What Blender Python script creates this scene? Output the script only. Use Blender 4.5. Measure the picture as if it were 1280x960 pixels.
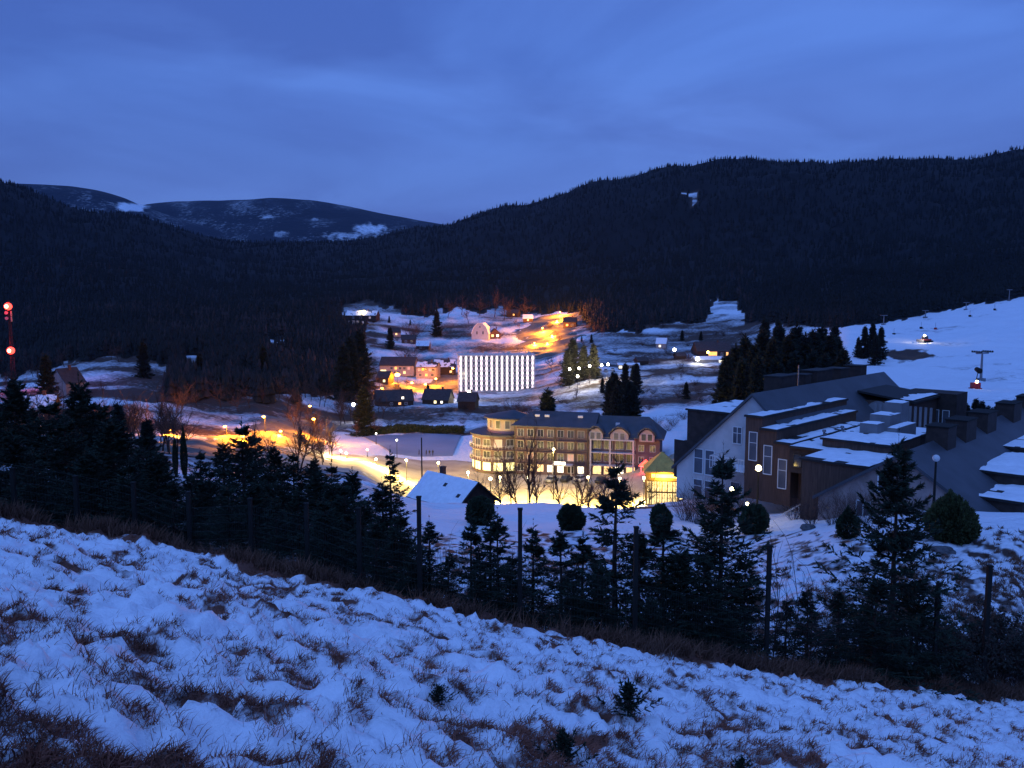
import bpy, bmesh, math, random
import numpy as np
from mathutils import Vector, Matrix

for o in list(bpy.data.objects):
    bpy.data.objects.remove(o)
sc = bpy.context.scene
COL = sc.collection
R = math.radians

# ------------------------------------------------------------------ camera
F = 1005.0                      # focal length in pixels of the 1280 wide photograph
PITCH = math.atan(100 / F)
CP, SP = math.cos(PITCH), math.sin(PITCH)
cam_d = bpy.data.cameras.new('camera')
cam_d.sensor_width = 36.0
cam_d.lens = 36.0 * F / 1280.0
cam_d.clip_start = 0.1
cam_d.clip_end = 40000
cam = bpy.data.objects.new('camera', cam_d)
COL.objects.link(cam)
cam.location = (0, 0, 0)
cam.rotation_euler = (R(90) - PITCH, 0, 0)
sc.camera = cam

# ------------------------------------------------------------------ world: dusk sky with broken cloud
SUN_AZ = R(205)                 # behind the camera
w = bpy.data.worlds.new('World')
sc.world = w
w.use_nodes = True
nt = w.node_tree
nt.nodes.clear()
def wn(t, **kw):
    n = nt.nodes.new(t)
    for k, v in kw.items():
        setattr(n, k, v)
    return n
out = wn('ShaderNodeOutputWorld')
bg = wn('ShaderNodeBackground')
sky = wn('ShaderNodeTexSky', sky_type='NISHITA', sun_disc=False)
sky.sun_elevation = R(3.0)
sky.sun_rotation = SUN_AZ
sky.altitude = 700
sky.air_density = 1.3
sky.dust_density = 0.3
sky.ozone_density = 4.0
tc = wn('ShaderNodeTexCoord')
sep = wn('ShaderNodeSeparateXYZ')
nt.links.new(tc.outputs['Generated'], sep.inputs[0])
# flatten directions on a cloud layer
add = wn('ShaderNodeMath', operation='ADD'); add.inputs[1].default_value = 0.16
ab = wn('ShaderNodeMath', operation='ABSOLUTE')
nt.links.new(sep.outputs['Z'], ab.inputs[0]); nt.links.new(ab.outputs[0], add.inputs[0])
dx = wn('ShaderNodeMath', operation='DIVIDE'); dy = wn('ShaderNodeMath', operation='DIVIDE')
nt.links.new(sep.outputs['X'], dx.inputs[0]); nt.links.new(add.outputs[0], dx.inputs[1])
nt.links.new(sep.outputs['Y'], dy.inputs[0]); nt.links.new(add.outputs[0], dy.inputs[1])
comb = wn('ShaderNodeCombineXYZ')
nt.links.new(dx.outputs[0], comb.inputs[0]); nt.links.new(dy.outputs[0], comb.inputs[1])
mp = wn('ShaderNodeMapping')
mp.inputs['Location'].default_value = (3.1, 1.7, 0)
mp.inputs['Rotation'].default_value = (0, 0, R(-14))
mp.inputs['Scale'].default_value = (0.55, 0.8, 1.0)
nt.links.new(comb.outputs[0], mp.inputs[0])
n1 = wn('ShaderNodeTexNoise'); n1.inputs['Scale'].default_value = 0.9; n1.inputs['Detail'].default_value = 5; n1.inputs['Roughness'].default_value = 0.45
n1.inputs['Distortion'].default_value = 0.35
nt.links.new(mp.outputs[0], n1.inputs['Vector'])
r1 = wn('ShaderNodeValToRGB')
r1.color_ramp.elements[0].position = 0.36; r1.color_ramp.elements[0].color = (0, 0, 0, 1)
r1.color_ramp.elements[1].position = 0.66; r1.color_ramp.elements[1].color = (1, 1, 1, 1)
nt.links.new(n1.outputs['Fac'], r1.inputs[0])
# white balance of the dusk exposure: the sky light is pushed to blue
tint = wn('ShaderNodeMix', data_type='RGBA', blend_type='MULTIPLY'); tint.inputs[0].default_value = 1.0
nt.links.new(sky.outputs[0], tint.inputs[6]); tint.inputs[7].default_value = (1.05, 1.50, 2.95, 1)
n2 = wn('ShaderNodeTexNoise'); n2.inputs['Scale'].default_value = 2.1; n2.inputs['Detail'].default_value = 7; n2.inputs['Roughness'].default_value = 0.50
n2.inputs['Distortion'].default_value = 0.6
mp2 = wn('ShaderNodeMapping')
mp2.inputs['Location'].default_value = (9.4, 0.3, 2.0); mp2.inputs['Rotation'].default_value = (0, 0, R(-20)); mp2.inputs['Scale'].default_value = (0.46, 0.52, 1.0)
nt.links.new(comb.outputs[0], mp2.inputs[0]); nt.links.new(mp2.outputs[0], n2.inputs['Vector'])
r2_ = wn('ShaderNodeMapRange'); r2_.inputs[1].default_value = 0.40; r2_.inputs[2].default_value = 0.62
nt.links.new(n2.outputs['Fac'], r2_.inputs[0])
ccol = wn('ShaderNodeMix', data_type='RGBA', blend_type='MIX')       # dark and light cloud
ccol.inputs[6].default_value = (0.42, 0.84, 2.95, 1); ccol.inputs[7].default_value = (0.70, 1.48, 4.50, 1)
nt.links.new(r2_.outputs[0], ccol.inputs[0])
cl = wn('ShaderNodeMix', data_type='RGBA', blend_type='MIX')
cf = wn('ShaderNodeMapRange'); cf.inputs[3].default_value = 0.80; cf.inputs[4].default_value = 1.0
nt.links.new(r1.outputs[0], cf.inputs[0]); nt.links.new(cf.outputs[0], cl.inputs[0])
nt.links.new(tint.outputs[2], cl.inputs[6]); nt.links.new(ccol.outputs[2], cl.inputs[7])
# the air near the horizon is paler and a little lavender
hf = wn('ShaderNodeMapRange', interpolation_type='SMOOTHSTEP'); hf.inputs[1].default_value = 0.0; hf.inputs[2].default_value = 0.34; hf.inputs[3].default_value = 0.72; hf.inputs[4].default_value = 0.0
nt.links.new(ab.outputs[0], hf.inputs[0])
hm = wn('ShaderNodeMix', data_type='RGBA', blend_type='MIX')
nt.links.new(hf.outputs[0], hm.inputs[0]); nt.links.new(cl.outputs[2], hm.inputs[6]); hm.inputs[7].default_value = (0.64, 1.10, 3.30, 1)
nt.links.new(hm.outputs[2], bg.inputs[0])
bg.inputs[1].default_value = 0.14
nt.links.new(bg.outputs[0], out.inputs[0])

# ------------------------------------------------------------------ sun: only the last glow, very soft
sun_d = bpy.data.lights.new('sun', 'SUN')
sun_d.energy = 1.0
sun_d.angle = R(60)
sun_d.color = (0.17, 0.38, 1.0)
sun = bpy.data.objects.new('sun', sun_d)
COL.objects.link(sun)
sun.rotation_euler = (R(38), 0, R(-25))

sc.view_settings.view_transform = 'Standard'
sc.view_settings.look = 'None'
sc.view_settings.exposure = 0.25
sc.view_settings.gamma = 1.0
sc.view_settings.use_curve_mapping = False
sc.cycles.use_denoising = True
sc.cycles.max_bounces = 5
sc.cycles.diffuse_bounces = 2
sc.cycles.glossy_bounces = 2
sc.cycles.transparent_max_bounces = 6
sc.cycles.sample_clamp_indirect = 3.0
sc.cycles.use_light_tree = True

# ------------------------------------------------------------------ pixel geometry
def slope(py):
    v = (480 - py) / F
    return (-SP + v * CP) / (CP + v * SP)
def tx(px, py=480):
    v = (480 - py) / F
    return ((px - 640) / F) / (CP + v * SP)
def P(px, py, Y):
    return Vector((tx(px, py) * Y, Y, slope(py) * Y))
def M(npx, Y):                   # metres covered by npx pixels at depth Y
    return npx * Y / F
def to_px(x, y, z):
    # forward camera projection, arrays allowed
    d = y * CP - z * SP
    return 640 + F * x / d, 480 - F * (z * CP + y * SP) / d

# ------------------------------------------------------------------ noise
def _h(ix, iy, seed):
    n = (ix.astype(np.int64) * 374761393 + iy.astype(np.int64) * 668265263 + seed * 1442695041) & 0xffffffff
    n = ((n ^ (n >> 13)) * 1274126177) & 0xffffffff
    n = n ^ (n >> 16)
    return (n & 0xffff) / 65535.0
def vnoise(x, y, seed=0):
    x = np.asarray(x, float); y = np.asarray(y, float)
    ix = np.floor(x); iy = np.floor(y)
    fx = x - ix; fy = y - iy
    fx = fx * fx * fx * (fx * (fx * 6 - 15) + 10); fy = fy * fy * fy * (fy * (fy * 6 - 15) + 10)
    a = _h(ix, iy, seed); b = _h(ix + 1, iy, seed); c = _h(ix, iy + 1, seed); d = _h(ix + 1, iy + 1, seed)
    return (a * (1 - fx) + b * fx) * (1 - fy) + (c * (1 - fx) + d * fx) * fy
def fbm(x, y, seed=0, oct=4, gain=0.5):
    s = 0; a = 1; n = 0
    for k in range(oct):
        ca, sa = math.cos(k * 1.1), math.sin(k * 1.1)
        s = s + a * vnoise((x * ca - y * sa) * 2 ** k + 17 * k, (x * sa + y * ca) * 2 ** k - 9 * k, seed + k)
        n += a; a *= gain
    return s / n

# ------------------------------------------------------------------ terrain heights
PA, PB, PC = -0.318, -0.20, -1.7         # the meadow plane z = PC + PA*y + PB*x
def plane(x, y):
    return PC + PA * y + PB * x
def plane_hit(px, py):
    s, t = slope(py), tx(px, py)
    Y = PC / (s - PA - PB * t)
    return t * Y, Y
EDGE_PX = [(-700, 560), (-300, 610), (0, 655), (200, 690), (400, 738), (640, 793), (800, 824), (960, 848), (1100, 868), (1280, 888), (1600, 915), (2000, 930)]
EDGE = np.array([plane_hit(*p) for p in EDGE_PX])            # the fence edge of the meadow
EDGE_T = EDGE[:, 0] / EDGE[:, 1]
def edge_y(t):
    return np.interp(t, EDGE_T, EDGE[:, 1])
COLS = {
    -700: [(600, 70), (540, 160), (480, 350), (400, 600), (300, 900), (150, 1400)],
    -300: [(600, 60), (540, 140), (500, 280), (470, 450), (400, 700), (300, 1000), (195, 1450)],
    0: [(600, 60), (545, 140), (500, 260), (470, 400), (420, 620), (330, 1000), (228, 1500)],
    150: [(603, 56), (560, 125), (520, 215), (480, 300), (445, 410), (400, 640), (330, 1100), (270, 1700)],
    320: [(602, 56), (575, 130), (545, 195), (515, 260), (480, 340), (440, 480), (400, 680), (350, 1200), (307, 2000)],
    440: [(606, 62), (592, 120), (568, 205), (545, 255), (505, 360), (460, 480), (420, 600), (390, 740), (345, 1300), (306, 2100)],
    540: [(630, 72), ('z', -29, 110), ('z', -42.5, 168), ('z', -42.6, 260), (520, 310), (488, 420), (455, 520), (420, 640), (390, 760), (340, 1300), (290, 2200)],
    640: [(630, 74), ('z', -29, 110), ('z', -42.5, 168), ('z', -42.6, 256), (518, 310), (490, 415), (455, 520), (420, 640), (393, 760), (330, 1300), (262, 2100)],
    760: [(631, 73), ('z', -30, 112), ('z', -42.0, 165), ('z', -41.5, 228), (527, 262), (500, 325), (470, 400), (440, 500), (412, 600), (330, 1200), (228, 1900)],
    850: [(634, 70), ('z', -28, 112), ('z', -38, 165), (545, 218), (500, 310), (470, 390), (440, 490), (408, 620), (330, 1100), (212, 1800)],
    910: [(637, 67), ('z', -21.5, 110), ('z', -29, 180), (500, 290), (470, 390), (430, 520), (400, 640), (377, 760), (330, 1050), (206, 1800)],
    1000: [(640, 58), ('z', -18, 70), ('z', -21, 110), ('z', -26, 170), (480, 300), (440, 400), (408, 500), (330, 1000), (211, 1800)],
    1060: [(644, 49), ('z', -16, 62), ('z', -20, 110), (505, 190), (460, 260), (408, 430), (330, 950), (211, 1800)],
    1150: [(647, 44), ('z', -15.5, 60), ('z', -19, 100), (520, 150), (485, 220), (440, 310), (394, 480), (320, 950), (210, 1750)],
    1280: [(647, 42), ('z', -15.0, 60), ('z', -18, 100), (520, 140), (485, 215), (430, 320), (371, 520), (300, 950), (199, 1700)],
    1500: [(645, 42), ('z', -14.5, 60), ('z', -17, 100), (520, 140), (470, 220), (420, 320), (345, 520), (280, 900), (184, 1650)],
    2000: [(640, 62), ('z', -16, 100), (510, 140), (450, 220), (400, 320), (320, 520), (250, 900), (150, 1600)],
}
COL_T = np.array([tx(p, 560) for p in COLS])
def pchip(xs, ys, x):
    xs = np.asarray(xs, float); ys = np.asarray(ys, float)
    h = np.diff(xs); d = np.diff(ys) / h
    m = np.zeros(len(xs))
    m[0], m[-1] = d[0], d[-1]
    for i in range(1, len(xs) - 1):
        if d[i - 1] * d[i] > 0:
            w1 = 2 * h[i] + h[i - 1]; w2 = h[i] + 2 * h[i - 1]
            m[i] = (w1 + w2) / (w1 / d[i - 1] + w2 / d[i])
    x = np.clip(x, xs[0], xs[-1])
    k = np.clip(np.searchsorted(xs, x) - 1, 0, len(xs) - 2)
    s = (x - xs[k]) / h[k]
    return (ys[k] * (1 + 2 * s) * (1 - s) ** 2 + h[k] * m[k] * s * (1 - s) ** 2 + ys[k + 1] * s * s * (3 - 2 * s) + h[k] * m[k + 1] * s * s * (s - 1))
COLP = []
for (c, rows), t in zip(COLS.items(), COL_T):
    ye = float(edge_y(t))
    Ys = [ye * 0.94, ye]; Zs = [plane(t * ye * 0.94, ye * 0.94), plane(t * ye, ye)]
    for r in rows:
        if r[0] == 'z':
            Ys.append(r[2]); Zs.append(r[1])
        else:
            Ys.append(r[1]); Zs.append(slope(r[0]) * r[1])
    Ys += [Ys[-1] * 1.25, Ys[-1] * 2.0]; Zs += [Zs[-1] * 0.97, Zs[-1] * 0.55]
    COLP.append((np.log(Ys), Zs, Ys[0]))
def base_h(x, y):
    x = np.atleast_1d(np.asarray(x, float)); y = np.atleast_1d(np.asarray(y, float))
    yc = np.maximum(y, 2.0)
    t = np.clip(x / yc, COL_T[0], COL_T[-1])
    ly = np.log(yc)
    Z = np.empty((len(COL_T), len(x)))
    for i, (lx, zs, y0) in enumerate(COLP):
        near = plane(COL_T[i] * yc, yc)
        Z[i] = np.where(yc < y0, near, pchip(lx, zs, ly))
    k = np.clip(np.searchsorted(COL_T, t) - 1, 0, len(COL_T) - 2)
    s = (t - COL_T[k]) / (COL_T[k + 1] - COL_T[k])
    far = np.clip((yc - 60) / 60, 0, 1)
    s = s * (1 - far) + far * (s * s * (3 - 2 * s))
    ar = np.arange(len(x))
    z = Z[k, ar] * (1 - s) + Z[k + 1, ar] * s
    return np.where(yc < edge_y(t), plane(x, y), z)
def bank(x, y):                   # 0 on the meadow, 1 past the fence edge
    t = x / np.maximum(y, 2.0)
    return np.clip((y - edge_y(t)) / 1.5, 0, 1)
def bare_amount(x, y):
    """where dead grass shows through the snow of the meadow"""
    a = fbm(x * 0.6 + 3 + 0.35 * y, y * 0.9, 11, 3)
    b = fbm(x * 2.1 + 0.6 * y, y * 3.2, 23, 3)
    c = fbm(x * 0.13, y * 0.13, 27, 2)
    return a * 0.24 + b * 0.72 + (c - 0.5) * 0.08 + 0.02
def relief(x, y):
    d = np.hypot(x, y)
    near = np.clip(1 - (d - 30) / 25, 0, 1)
    r = (fbm(x * 0.75 + 0.3 * y, y * 1.1, 5, 3) - 0.5) * 0.44
    ter = fbm(x * 0.5, y * 0.5, 8, 2)
    steps = (y + x * 0.55 + ter * 2.6) / 0.68           # small terraces across the slope
    f = steps - np.floor(steps)
    r = r + 0.13 * np.minimum(f * 1.35, (1 - f) * 4.0)
    mound = np.abs(fbm(x * 2.2, y * 2.8, 31, 2) - 0.5) * 2
    r = r + 0.17 * (1 - mound) ** 2 - 0.08
    m2 = np.abs(fbm(x * 4.0 + 0.8 * y, y * 5.0, 43, 2) - 0.5) * 2
    r = r + 0.09 * (1 - m2) ** 2 + (fbm(x * 5.5, y * 6.4, 41, 2) - 0.5) * 0.07
    mid = (fbm(x * 0.12, y * 0.12, 61, 4) - 0.5) * np.clip(d / 60, 0.3, 3.0)
    big = (fbm(x * 0.012, y * 0.012, 71, 4) - 0.5) * np.clip((d - 600) / 20, 0, 24)
    return r * near + mid * (1 - near) + big
def H(x, y):
    x = np.atleast_1d(np.asarray(x, float)); y = np.atleast_1d(np.asarray(y, float))
    flat = ((y > 160) & (y < 256) & (x > -55) & (x < 45))
    return base_h(x, y) - 0.35 * bank(x, y) + relief(x, y) * np.where(flat, 0.12, 1)
def hz(x, y):
    return float(H([x], [y])[0])
def hit(px, py, y0=3.0, y1=2600.0):
    """first place where the pixel's ray meets the ground beyond y0"""
    Y = np.exp(np.linspace(math.log(y0), math.log(y1), 1600))
    g = H(tx(px, py) * Y, Y) - slope(py) * Y
    k = np.nonzero(g >= 0)[0]
    k = k[0] if len(k) else len(Y) - 1
    return Vector((tx(px, py) * Y[k], Y[k], float(H([tx(px, py) * Y[k]], [Y[k]])[0])))
def foot(px, Y):
    py = 520
    for _ in range(4):
        x = tx(px, py) * Y; z = hz(x, Y)
        py = float(to_px(x, Y, z)[1])
    return Vector((x, Y, z))

# ------------------------------------------------------------------ object helpers
def link(o, parent=None):
    COL.objects.link(o)
    if parent is not None:
        o.parent = parent
    return o
def tag(o, label=None, cat=None, group=None, kind=None):
    if label: o['label'] = label
    if cat: o['category'] = cat
    if group: o['group'] = group
    if kind: o['kind'] = kind
    return o
def empty(name, loc=(0, 0, 0), rz=0.0, label=None, cat=None, group=None):
    o = bpy.data.objects.new(name, None)
    o.location = loc; o.rotation_euler = (0, 0, rz); o.empty_display_size = 0.3
    return tag(link(o), label, cat, group)
def np_mesh(name, V, faces, mat=None, smooth=False, parent=None, attrs=None):
    """faces: list of int arrays (n,3) / (n,4)"""
    me = bpy.data.meshes.new(name)
    V = np.asarray(V, np.float32)
    me.vertices.add(len(V)); me.vertices.foreach_set('co', V.ravel())
    idx = np.concatenate([np.asarray(f, np.int32).ravel() for f in faces])
    tot = np.concatenate([np.full(len(f), np.asarray(f).shape[1], np.int32) for f in faces])
    st = np.concatenate([[0], np.cumsum(tot)[:-1]]).astype(np.int32)
    me.loops.add(len(idx)); me.loops.foreach_set('vertex_index', idx)
    me.polygons.add(len(tot)); me.polygons.foreach_set('loop_start', st)
    me.polygons.foreach_set('loop_total', tot)
    if smooth:
        me.polygons.foreach_set('use_smooth', np.ones(len(tot), bool))
    if attrs:
        for k, v in attrs.items():
            a = me.attributes.new(k, 'FLOAT', 'POINT'); a.data.foreach_set('value', np.asarray(v, np.float32))
    me.update(calc_edges=True)
    if mat: me.materials.append(mat)
    o = bpy.data.objects.new(name, me)
    return link(o, parent)
def dup(root, loc=None, rz=None, scale=None, label=None, parent=None):
    c = root.copy(); COL.objects.link(c)
    if parent is not None: c.parent = parent
    if loc is not None: c.location = loc
    if rz is not None: c.rotation_euler = (0, 0, rz)
    if scale is not None: c.scale = scale if hasattr(scale, '__len__') else (scale,) * 3
    if label: c['label'] = label
    for ch in root.children:
        dup(ch, parent=c)
    return c
class MB:
    """collects shapes for one mesh"""
    def __init__(s): s.v = []; s.f = []
    def add(s, vs, fs):
        b = len(s.v); s.v += [tuple(v) for v in vs]; s.f += [tuple(i + b for i in f) for f in fs]; return s
    def box(s, x0, y0, z0, x1, y1, z1):
        return s.add([(x0, y0, z0), (x1, y0, z0), (x1, y1, z0), (x0, y1, z0), (x0, y0, z1), (x1, y0, z1), (x1, y1, z1), (x0, y1, z1)],
                     [(3, 2, 1, 0), (4, 5, 6, 7), (0, 1, 5, 4), (1, 2, 6, 5), (2, 3, 7, 6), (3, 0, 4, 7)])
    def prism(s, pts, z0, z1):
        n = len(pts)
        if sum(pts[i][0] * pts[(i + 1) % n][1] - pts[(i + 1) % n][0] * pts[i][1] for i in range(n)) < 0: pts = pts[::-1]
        return s.add([(p[0], p[1], z0) for p in pts] + [(p[0], p[1], z1) for p in pts],
                     [tuple(range(n))[::-1], tuple(range(n, 2 * n))] + [(i, (i + 1) % n, n + (i + 1) % n, n + i) for i in range(n)])
    def xprism(s, pts, x0, x1):    # pts in (y,z), extruded along x
        n = len(pts)
        if sum(pts[i][0] * pts[(i + 1) % n][1] - pts[(i + 1) % n][0] * pts[i][1] for i in range(n)) < 0: pts = pts[::-1]
        return s.add([(x0, p[0], p[1]) for p in pts] + [(x1, p[0], p[1]) for p in pts],
                     [tuple(range(n))[::-1], tuple(range(n, 2 * n))] + [(i, (i + 1) % n, n + (i + 1) % n, n + i) for i in range(n)])
    def yprism(s, pts, y0, y1):    # pts in (x,z)
        n = len(pts)
        if sum(pts[i][0] * pts[(i + 1) % n][1] - pts[(i + 1) % n][0] * pts[i][1] for i in range(n)) < 0: pts = pts[::-1]
        return s.add([(p[0], y0, p[1]) for p in pts] + [(p[0], y1, p[1]) for p in pts],
                     [tuple(range(n)), tuple(range(n, 2 * n))[::-1]] + [(i, n + i, n + (i + 1) % n, (i + 1) % n) for i in range(n)])
    def tube(s, p, q, r0, r1=None, n=6):
        r1 = r0 if r1 is None else r1
        p = Vector(p); q = Vector(q); d = (q - p).normalized()
        a = d.orthogonal().normalized(); b = d.cross(a)
        vs = []
        for c, r in ((p, r0), (q, r1)):
            for k in range(n):
                an = 2 * math.pi * k / n
                vs.append(c + (a * math.cos(an) + b * math.sin(an)) * r)
        return s.add(vs, [(i, (i + 1) % n, n + (i + 1) % n, n + i) for i in range(n)] + [tuple(range(n))[::-1], tuple(range(n, 2 * n))])
    def ball(s, c, r, n=10, m=6, sz=1.0):
        vs = [(c[0], c[1], c[2] + r * sz)]; fs = []
        for j in range(1, m):
            for k in range(n):
                a = math.pi * j / m; b = 2 * math.pi * k / n
                vs.append((c[0] + r * math.sin(a) * math.cos(b), c[1] + r * math.sin(a) * math.sin(b), c[2] + r * sz * math.cos(a)))
        vs.append((c[0], c[1], c[2] - r * sz))
        for k in range(n):
            fs.append((0, 1 + k, 1 + (k + 1) % n))
            for j in range(m - 2):
                a = 1 + j * n
                fs.append((a + k, a + n + k, a + n + (k + 1) % n, a + (k + 1) % n))
            fs.append((len(vs) - 1, 1 + (m - 2) * n + (k + 1) % n, 1 + (m - 2) * n + k))
        return s.add(vs, fs)
    def build(s, name, mat, parent=None, smooth=False, loc=None, bevel=0):
        me = bpy.data.meshes.new(name)
        me.from_pydata(s.v, [], s.f); me.update()
        me.materials.append(mat)
        if smooth:
            me.polygons.foreach_set('use_smooth', [True] * len(me.polygons))
        o = bpy.data.objects.new(name, me)
        link(o, parent)
        if loc is not None: o.location = loc
        if bevel:
            m = o.modifiers.new('bevel', 'BEVEL'); m.width = bevel; m.segments = 2
        return o

# ------------------------------------------------------------------ materials
MATS = {}
def mat(name, col, rough=0.8, var=0.15, scale=3.0, bump=0.0, bscale=20.0, metal=0.0, col2=None, spec=0.3, stretch=(1, 1, 1), trans=0.0):
    if name in MATS: return MATS[name]
    m = bpy.data.materials.new(name); m.use_nodes = True
    t = m.node_tree; b = t.nodes['Principled BSDF']
    b.inputs['Roughness'].default_value = rough; b.inputs['Metallic'].default_value = metal
    b.inputs['Specular IOR Level'].default_value = spec
    tc = t.nodes.new('ShaderNodeTexCoord'); mp = t.nodes.new('ShaderNodeMapping'); mp.inputs['Scale'].default_value = stretch
    t.links.new(tc.outputs['Object'], mp.inputs[0])
    n = t.nodes.new('ShaderNodeTexNoise'); n.inputs['Scale'].default_value = scale; n.inputs['Detail'].default_value = 5; n.inputs['Roughness'].default_value = 0.6
    t.links.new(mp.outputs[0], n.inputs['Vector'])
    mx = t.nodes.new('ShaderNodeMix'); mx.data_type = 'RGBA'
    c2 = col2 if col2 else tuple(c * (1 - 2 * var) for c in col)
    c1 = col if col2 else tuple(min(1, c * (1 + var)) for c in col)
    mx.inputs[6].default_value = (*c1, 1); mx.inputs[7].default_value = (*c2, 1)
    rp = t.nodes.new('ShaderNodeMapRange'); rp.inputs[1].default_value = 0.3; rp.inputs[2].default_value = 0.7
    t.links.new(n.outputs['Fac'], rp.inputs[0]); t.links.new(rp.outputs[0], mx.inputs[0])
    t.links.new(mx.outputs[2], b.inputs['Base Color'])
    if bump:
        n2 = t.nodes.new('ShaderNodeTexNoise'); n2.inputs['Scale'].default_value = bscale; n2.inputs['Detail'].default_value = 4
        t.links.new(mp.outputs[0], n2.inputs['Vector'])
        bp = t.nodes.new('ShaderNodeBump'); bp.inputs['Strength'].default_value = bump; bp.inputs['Distance'].default_value = 0.05
        t.links.new(n2.outputs['Fac'], bp.inputs['Height']); t.links.new(bp.outputs[0], b.inputs['Normal'])
    MATS[name] = m
    return m
def glow(name, col, strength, var=0.0, scale=2.0):
    if name in MATS: return MATS[name]
    m = bpy.data.materials.new(name); m.use_nodes = True
    t = m.node_tree; b = t.nodes['Principled BSDF']
    b.inputs['Base Color'].default_value = (*[min(1, c) * 0.6 for c in col], 1)
    b.inputs['Emission Color'].default_value = (*col, 1)
    b.inputs['Emission Strength'].default_value = strength
    if var:
        tc = t.nodes.new('ShaderNodeTexCoord'); n = t.nodes.new('ShaderNodeTexNoise'); n.inputs['Scale'].default_value = scale; n.inputs['Detail'].default_value = 3
        t.links.new(tc.outputs['Object'], n.inputs['Vector'])
        mr = t.nodes.new('ShaderNodeMapRange'); mr.inputs[1].default_value = 0.3; mr.inputs[2].default_value = 0.7
        mr.inputs[3].default_value = strength * (1 - var); mr.inputs[4].default_value = strength * (1 + var)
        t.links.new(n.outputs['Fac'], mr.inputs[0]); t.links.new(mr.outputs[0], b.inputs['Emission Strength'])
    MATS[name] = m
    return m
def ground_mat(name, dark, dark2, nscale, lo, hi, bump=0.6, bscale=8.0, stretch=(1, 1, 1), attr='bare', rough=0.75):
    """snow with dead growth showing where the attribute (plus noise) is high"""
    m = bpy.data.materials.new(name); m.use_nodes = True
    t = m.node_tree; b = t.nodes['Principled BSDF']
    b.inputs['Roughness'].default_value = rough; b.inputs['Specular IOR Level'].default_value = 0.15
    def N(k): return t.nodes.new(k)
    g = N('ShaderNodeNewGeometry'); mp = N('ShaderNodeMapping'); mp.inputs['Scale'].default_value = stretch
    t.links.new(g.outputs['Position'], mp.inputs[0])
    n = N('ShaderNodeTexNoise'); n.inputs['Scale'].default_value = nscale; n.inputs['Detail'].default_value = 7; n.inputs['Roughness'].default_value = 0.65
    t.links.new(mp.outputs[0], n.inputs['Vector'])
    at = N('ShaderNodeAttribute'); at.attribute_name = attr
    ad = N('ShaderNodeMath'); ad.operation = 'ADD'
    t.links.new(at.outputs['Fac'], ad.inputs[0]); t.links.new(n.outputs['Fac'], ad.inputs[1])
    mr = N('ShaderNodeMapRange'); mr.inputs[1].default_value = lo; mr.inputs[2].default_value = hi
    t.links.new(ad.outputs[0], mr.inputs[0])
    n3 = N('ShaderNodeTexNoise'); n3.inputs['Scale'].default_value = nscale * 4; n3.inputs['Detail'].default_value = 3
    t.links.new(mp.outputs[0], n3.inputs['Vector'])
    dm = N('ShaderNodeMix'); dm.data_type = 'RGBA'; dm.inputs[6].default_value = (*dark, 1); dm.inputs[7].default_value = (*dark2, 1)
    t.links.new(n3.outputs['Fac'], dm.inputs[0])
    sn = N('ShaderNodeMix'); sn.data_type = 'RGBA'; sn.inputs[6].default_value = (0.84, 0.86, 0.90, 1); sn.inputs[7].default_value = (0.72, 0.75, 0.80, 1)
    t.links.new(n3.outputs['Fac'], sn.inputs[0])
    mx = N('ShaderNodeMix'); mx.data_type = 'RGBA'
    t.links.new(mr.outputs[0], mx.inputs[0]); t.links.new(sn.outputs[2], mx.inputs[6]); t.links.new(dm.outputs[2], mx.inputs[7])
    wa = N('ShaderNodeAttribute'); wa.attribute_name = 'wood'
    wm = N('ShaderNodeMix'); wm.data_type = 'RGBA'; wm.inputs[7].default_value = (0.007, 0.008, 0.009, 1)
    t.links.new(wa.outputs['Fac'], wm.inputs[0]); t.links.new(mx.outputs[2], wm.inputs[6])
    t.links.new(wm.outputs[2], b.inputs['Base Color'])
    n2 = N('ShaderNodeTexNoise'); n2.inputs['Scale'].default_value = bscale; n2.inputs['Detail'].default_value = 6; n2.inputs['Roughness'].default_value = 0.6
    t.links.new(mp.outputs[0], n2.inputs['Vector'])
    bp = N('ShaderNodeBump'); bp.inputs['Strength'].default_value = bump; bp.inputs['Distance'].default_value = 0.4 / bscale * 2
    t.links.new(n2.outputs['Fac'], bp.inputs['Height']); t.links.new(bp.outputs[0], b.inputs['Normal'])
    MATS[name] = m
    return m

# ================================================================== THE SETTING
GRID = {}
def fan(name, t0, t1, nt_, ys, mt, attr=None, keep=None):
    ts = np.linspace(t0, t1, nt_)
    T, Y = np.meshgrid(ts, ys)
    X = T * (Y + 8)
    x = X.ravel(); y = Y.ravel()
    z = H(x, y)
    n = len(ts); m = len(ys)
    i = np.arange(n * m).reshape(m, n)
    q = np.stack([i[:-1, :-1], i[:-1, 1:], i[1:, 1:], i[1:, :-1]], -1).reshape(-1, 4)
    if keep is not None:
        k = keep(x, y)
        q = q[k[q].any(1)]
    a = attr(x, y, z) if attr else None
    GRID[name] = (ts, np.asarray(ys), z.reshape(m, n))
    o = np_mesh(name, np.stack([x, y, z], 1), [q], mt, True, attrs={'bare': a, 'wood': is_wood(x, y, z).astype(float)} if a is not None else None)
    return tag(o, kind='structure')

m_meadow = ground_mat('meadow_snow', (0.10, 0.045, 0.034), (0.18, 0.080, 0.058), 5.0, 1.08, 1.34, bump=0.5, bscale=9)
m_valley = ground_mat('valley_snow', (0.040, 0.024, 0.020), (0.10, 0.060, 0.045), 0.75, 0.72, 1.20, bump=0.7, bscale=0.9, stretch=(0.75, 1.15, 1))

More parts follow.
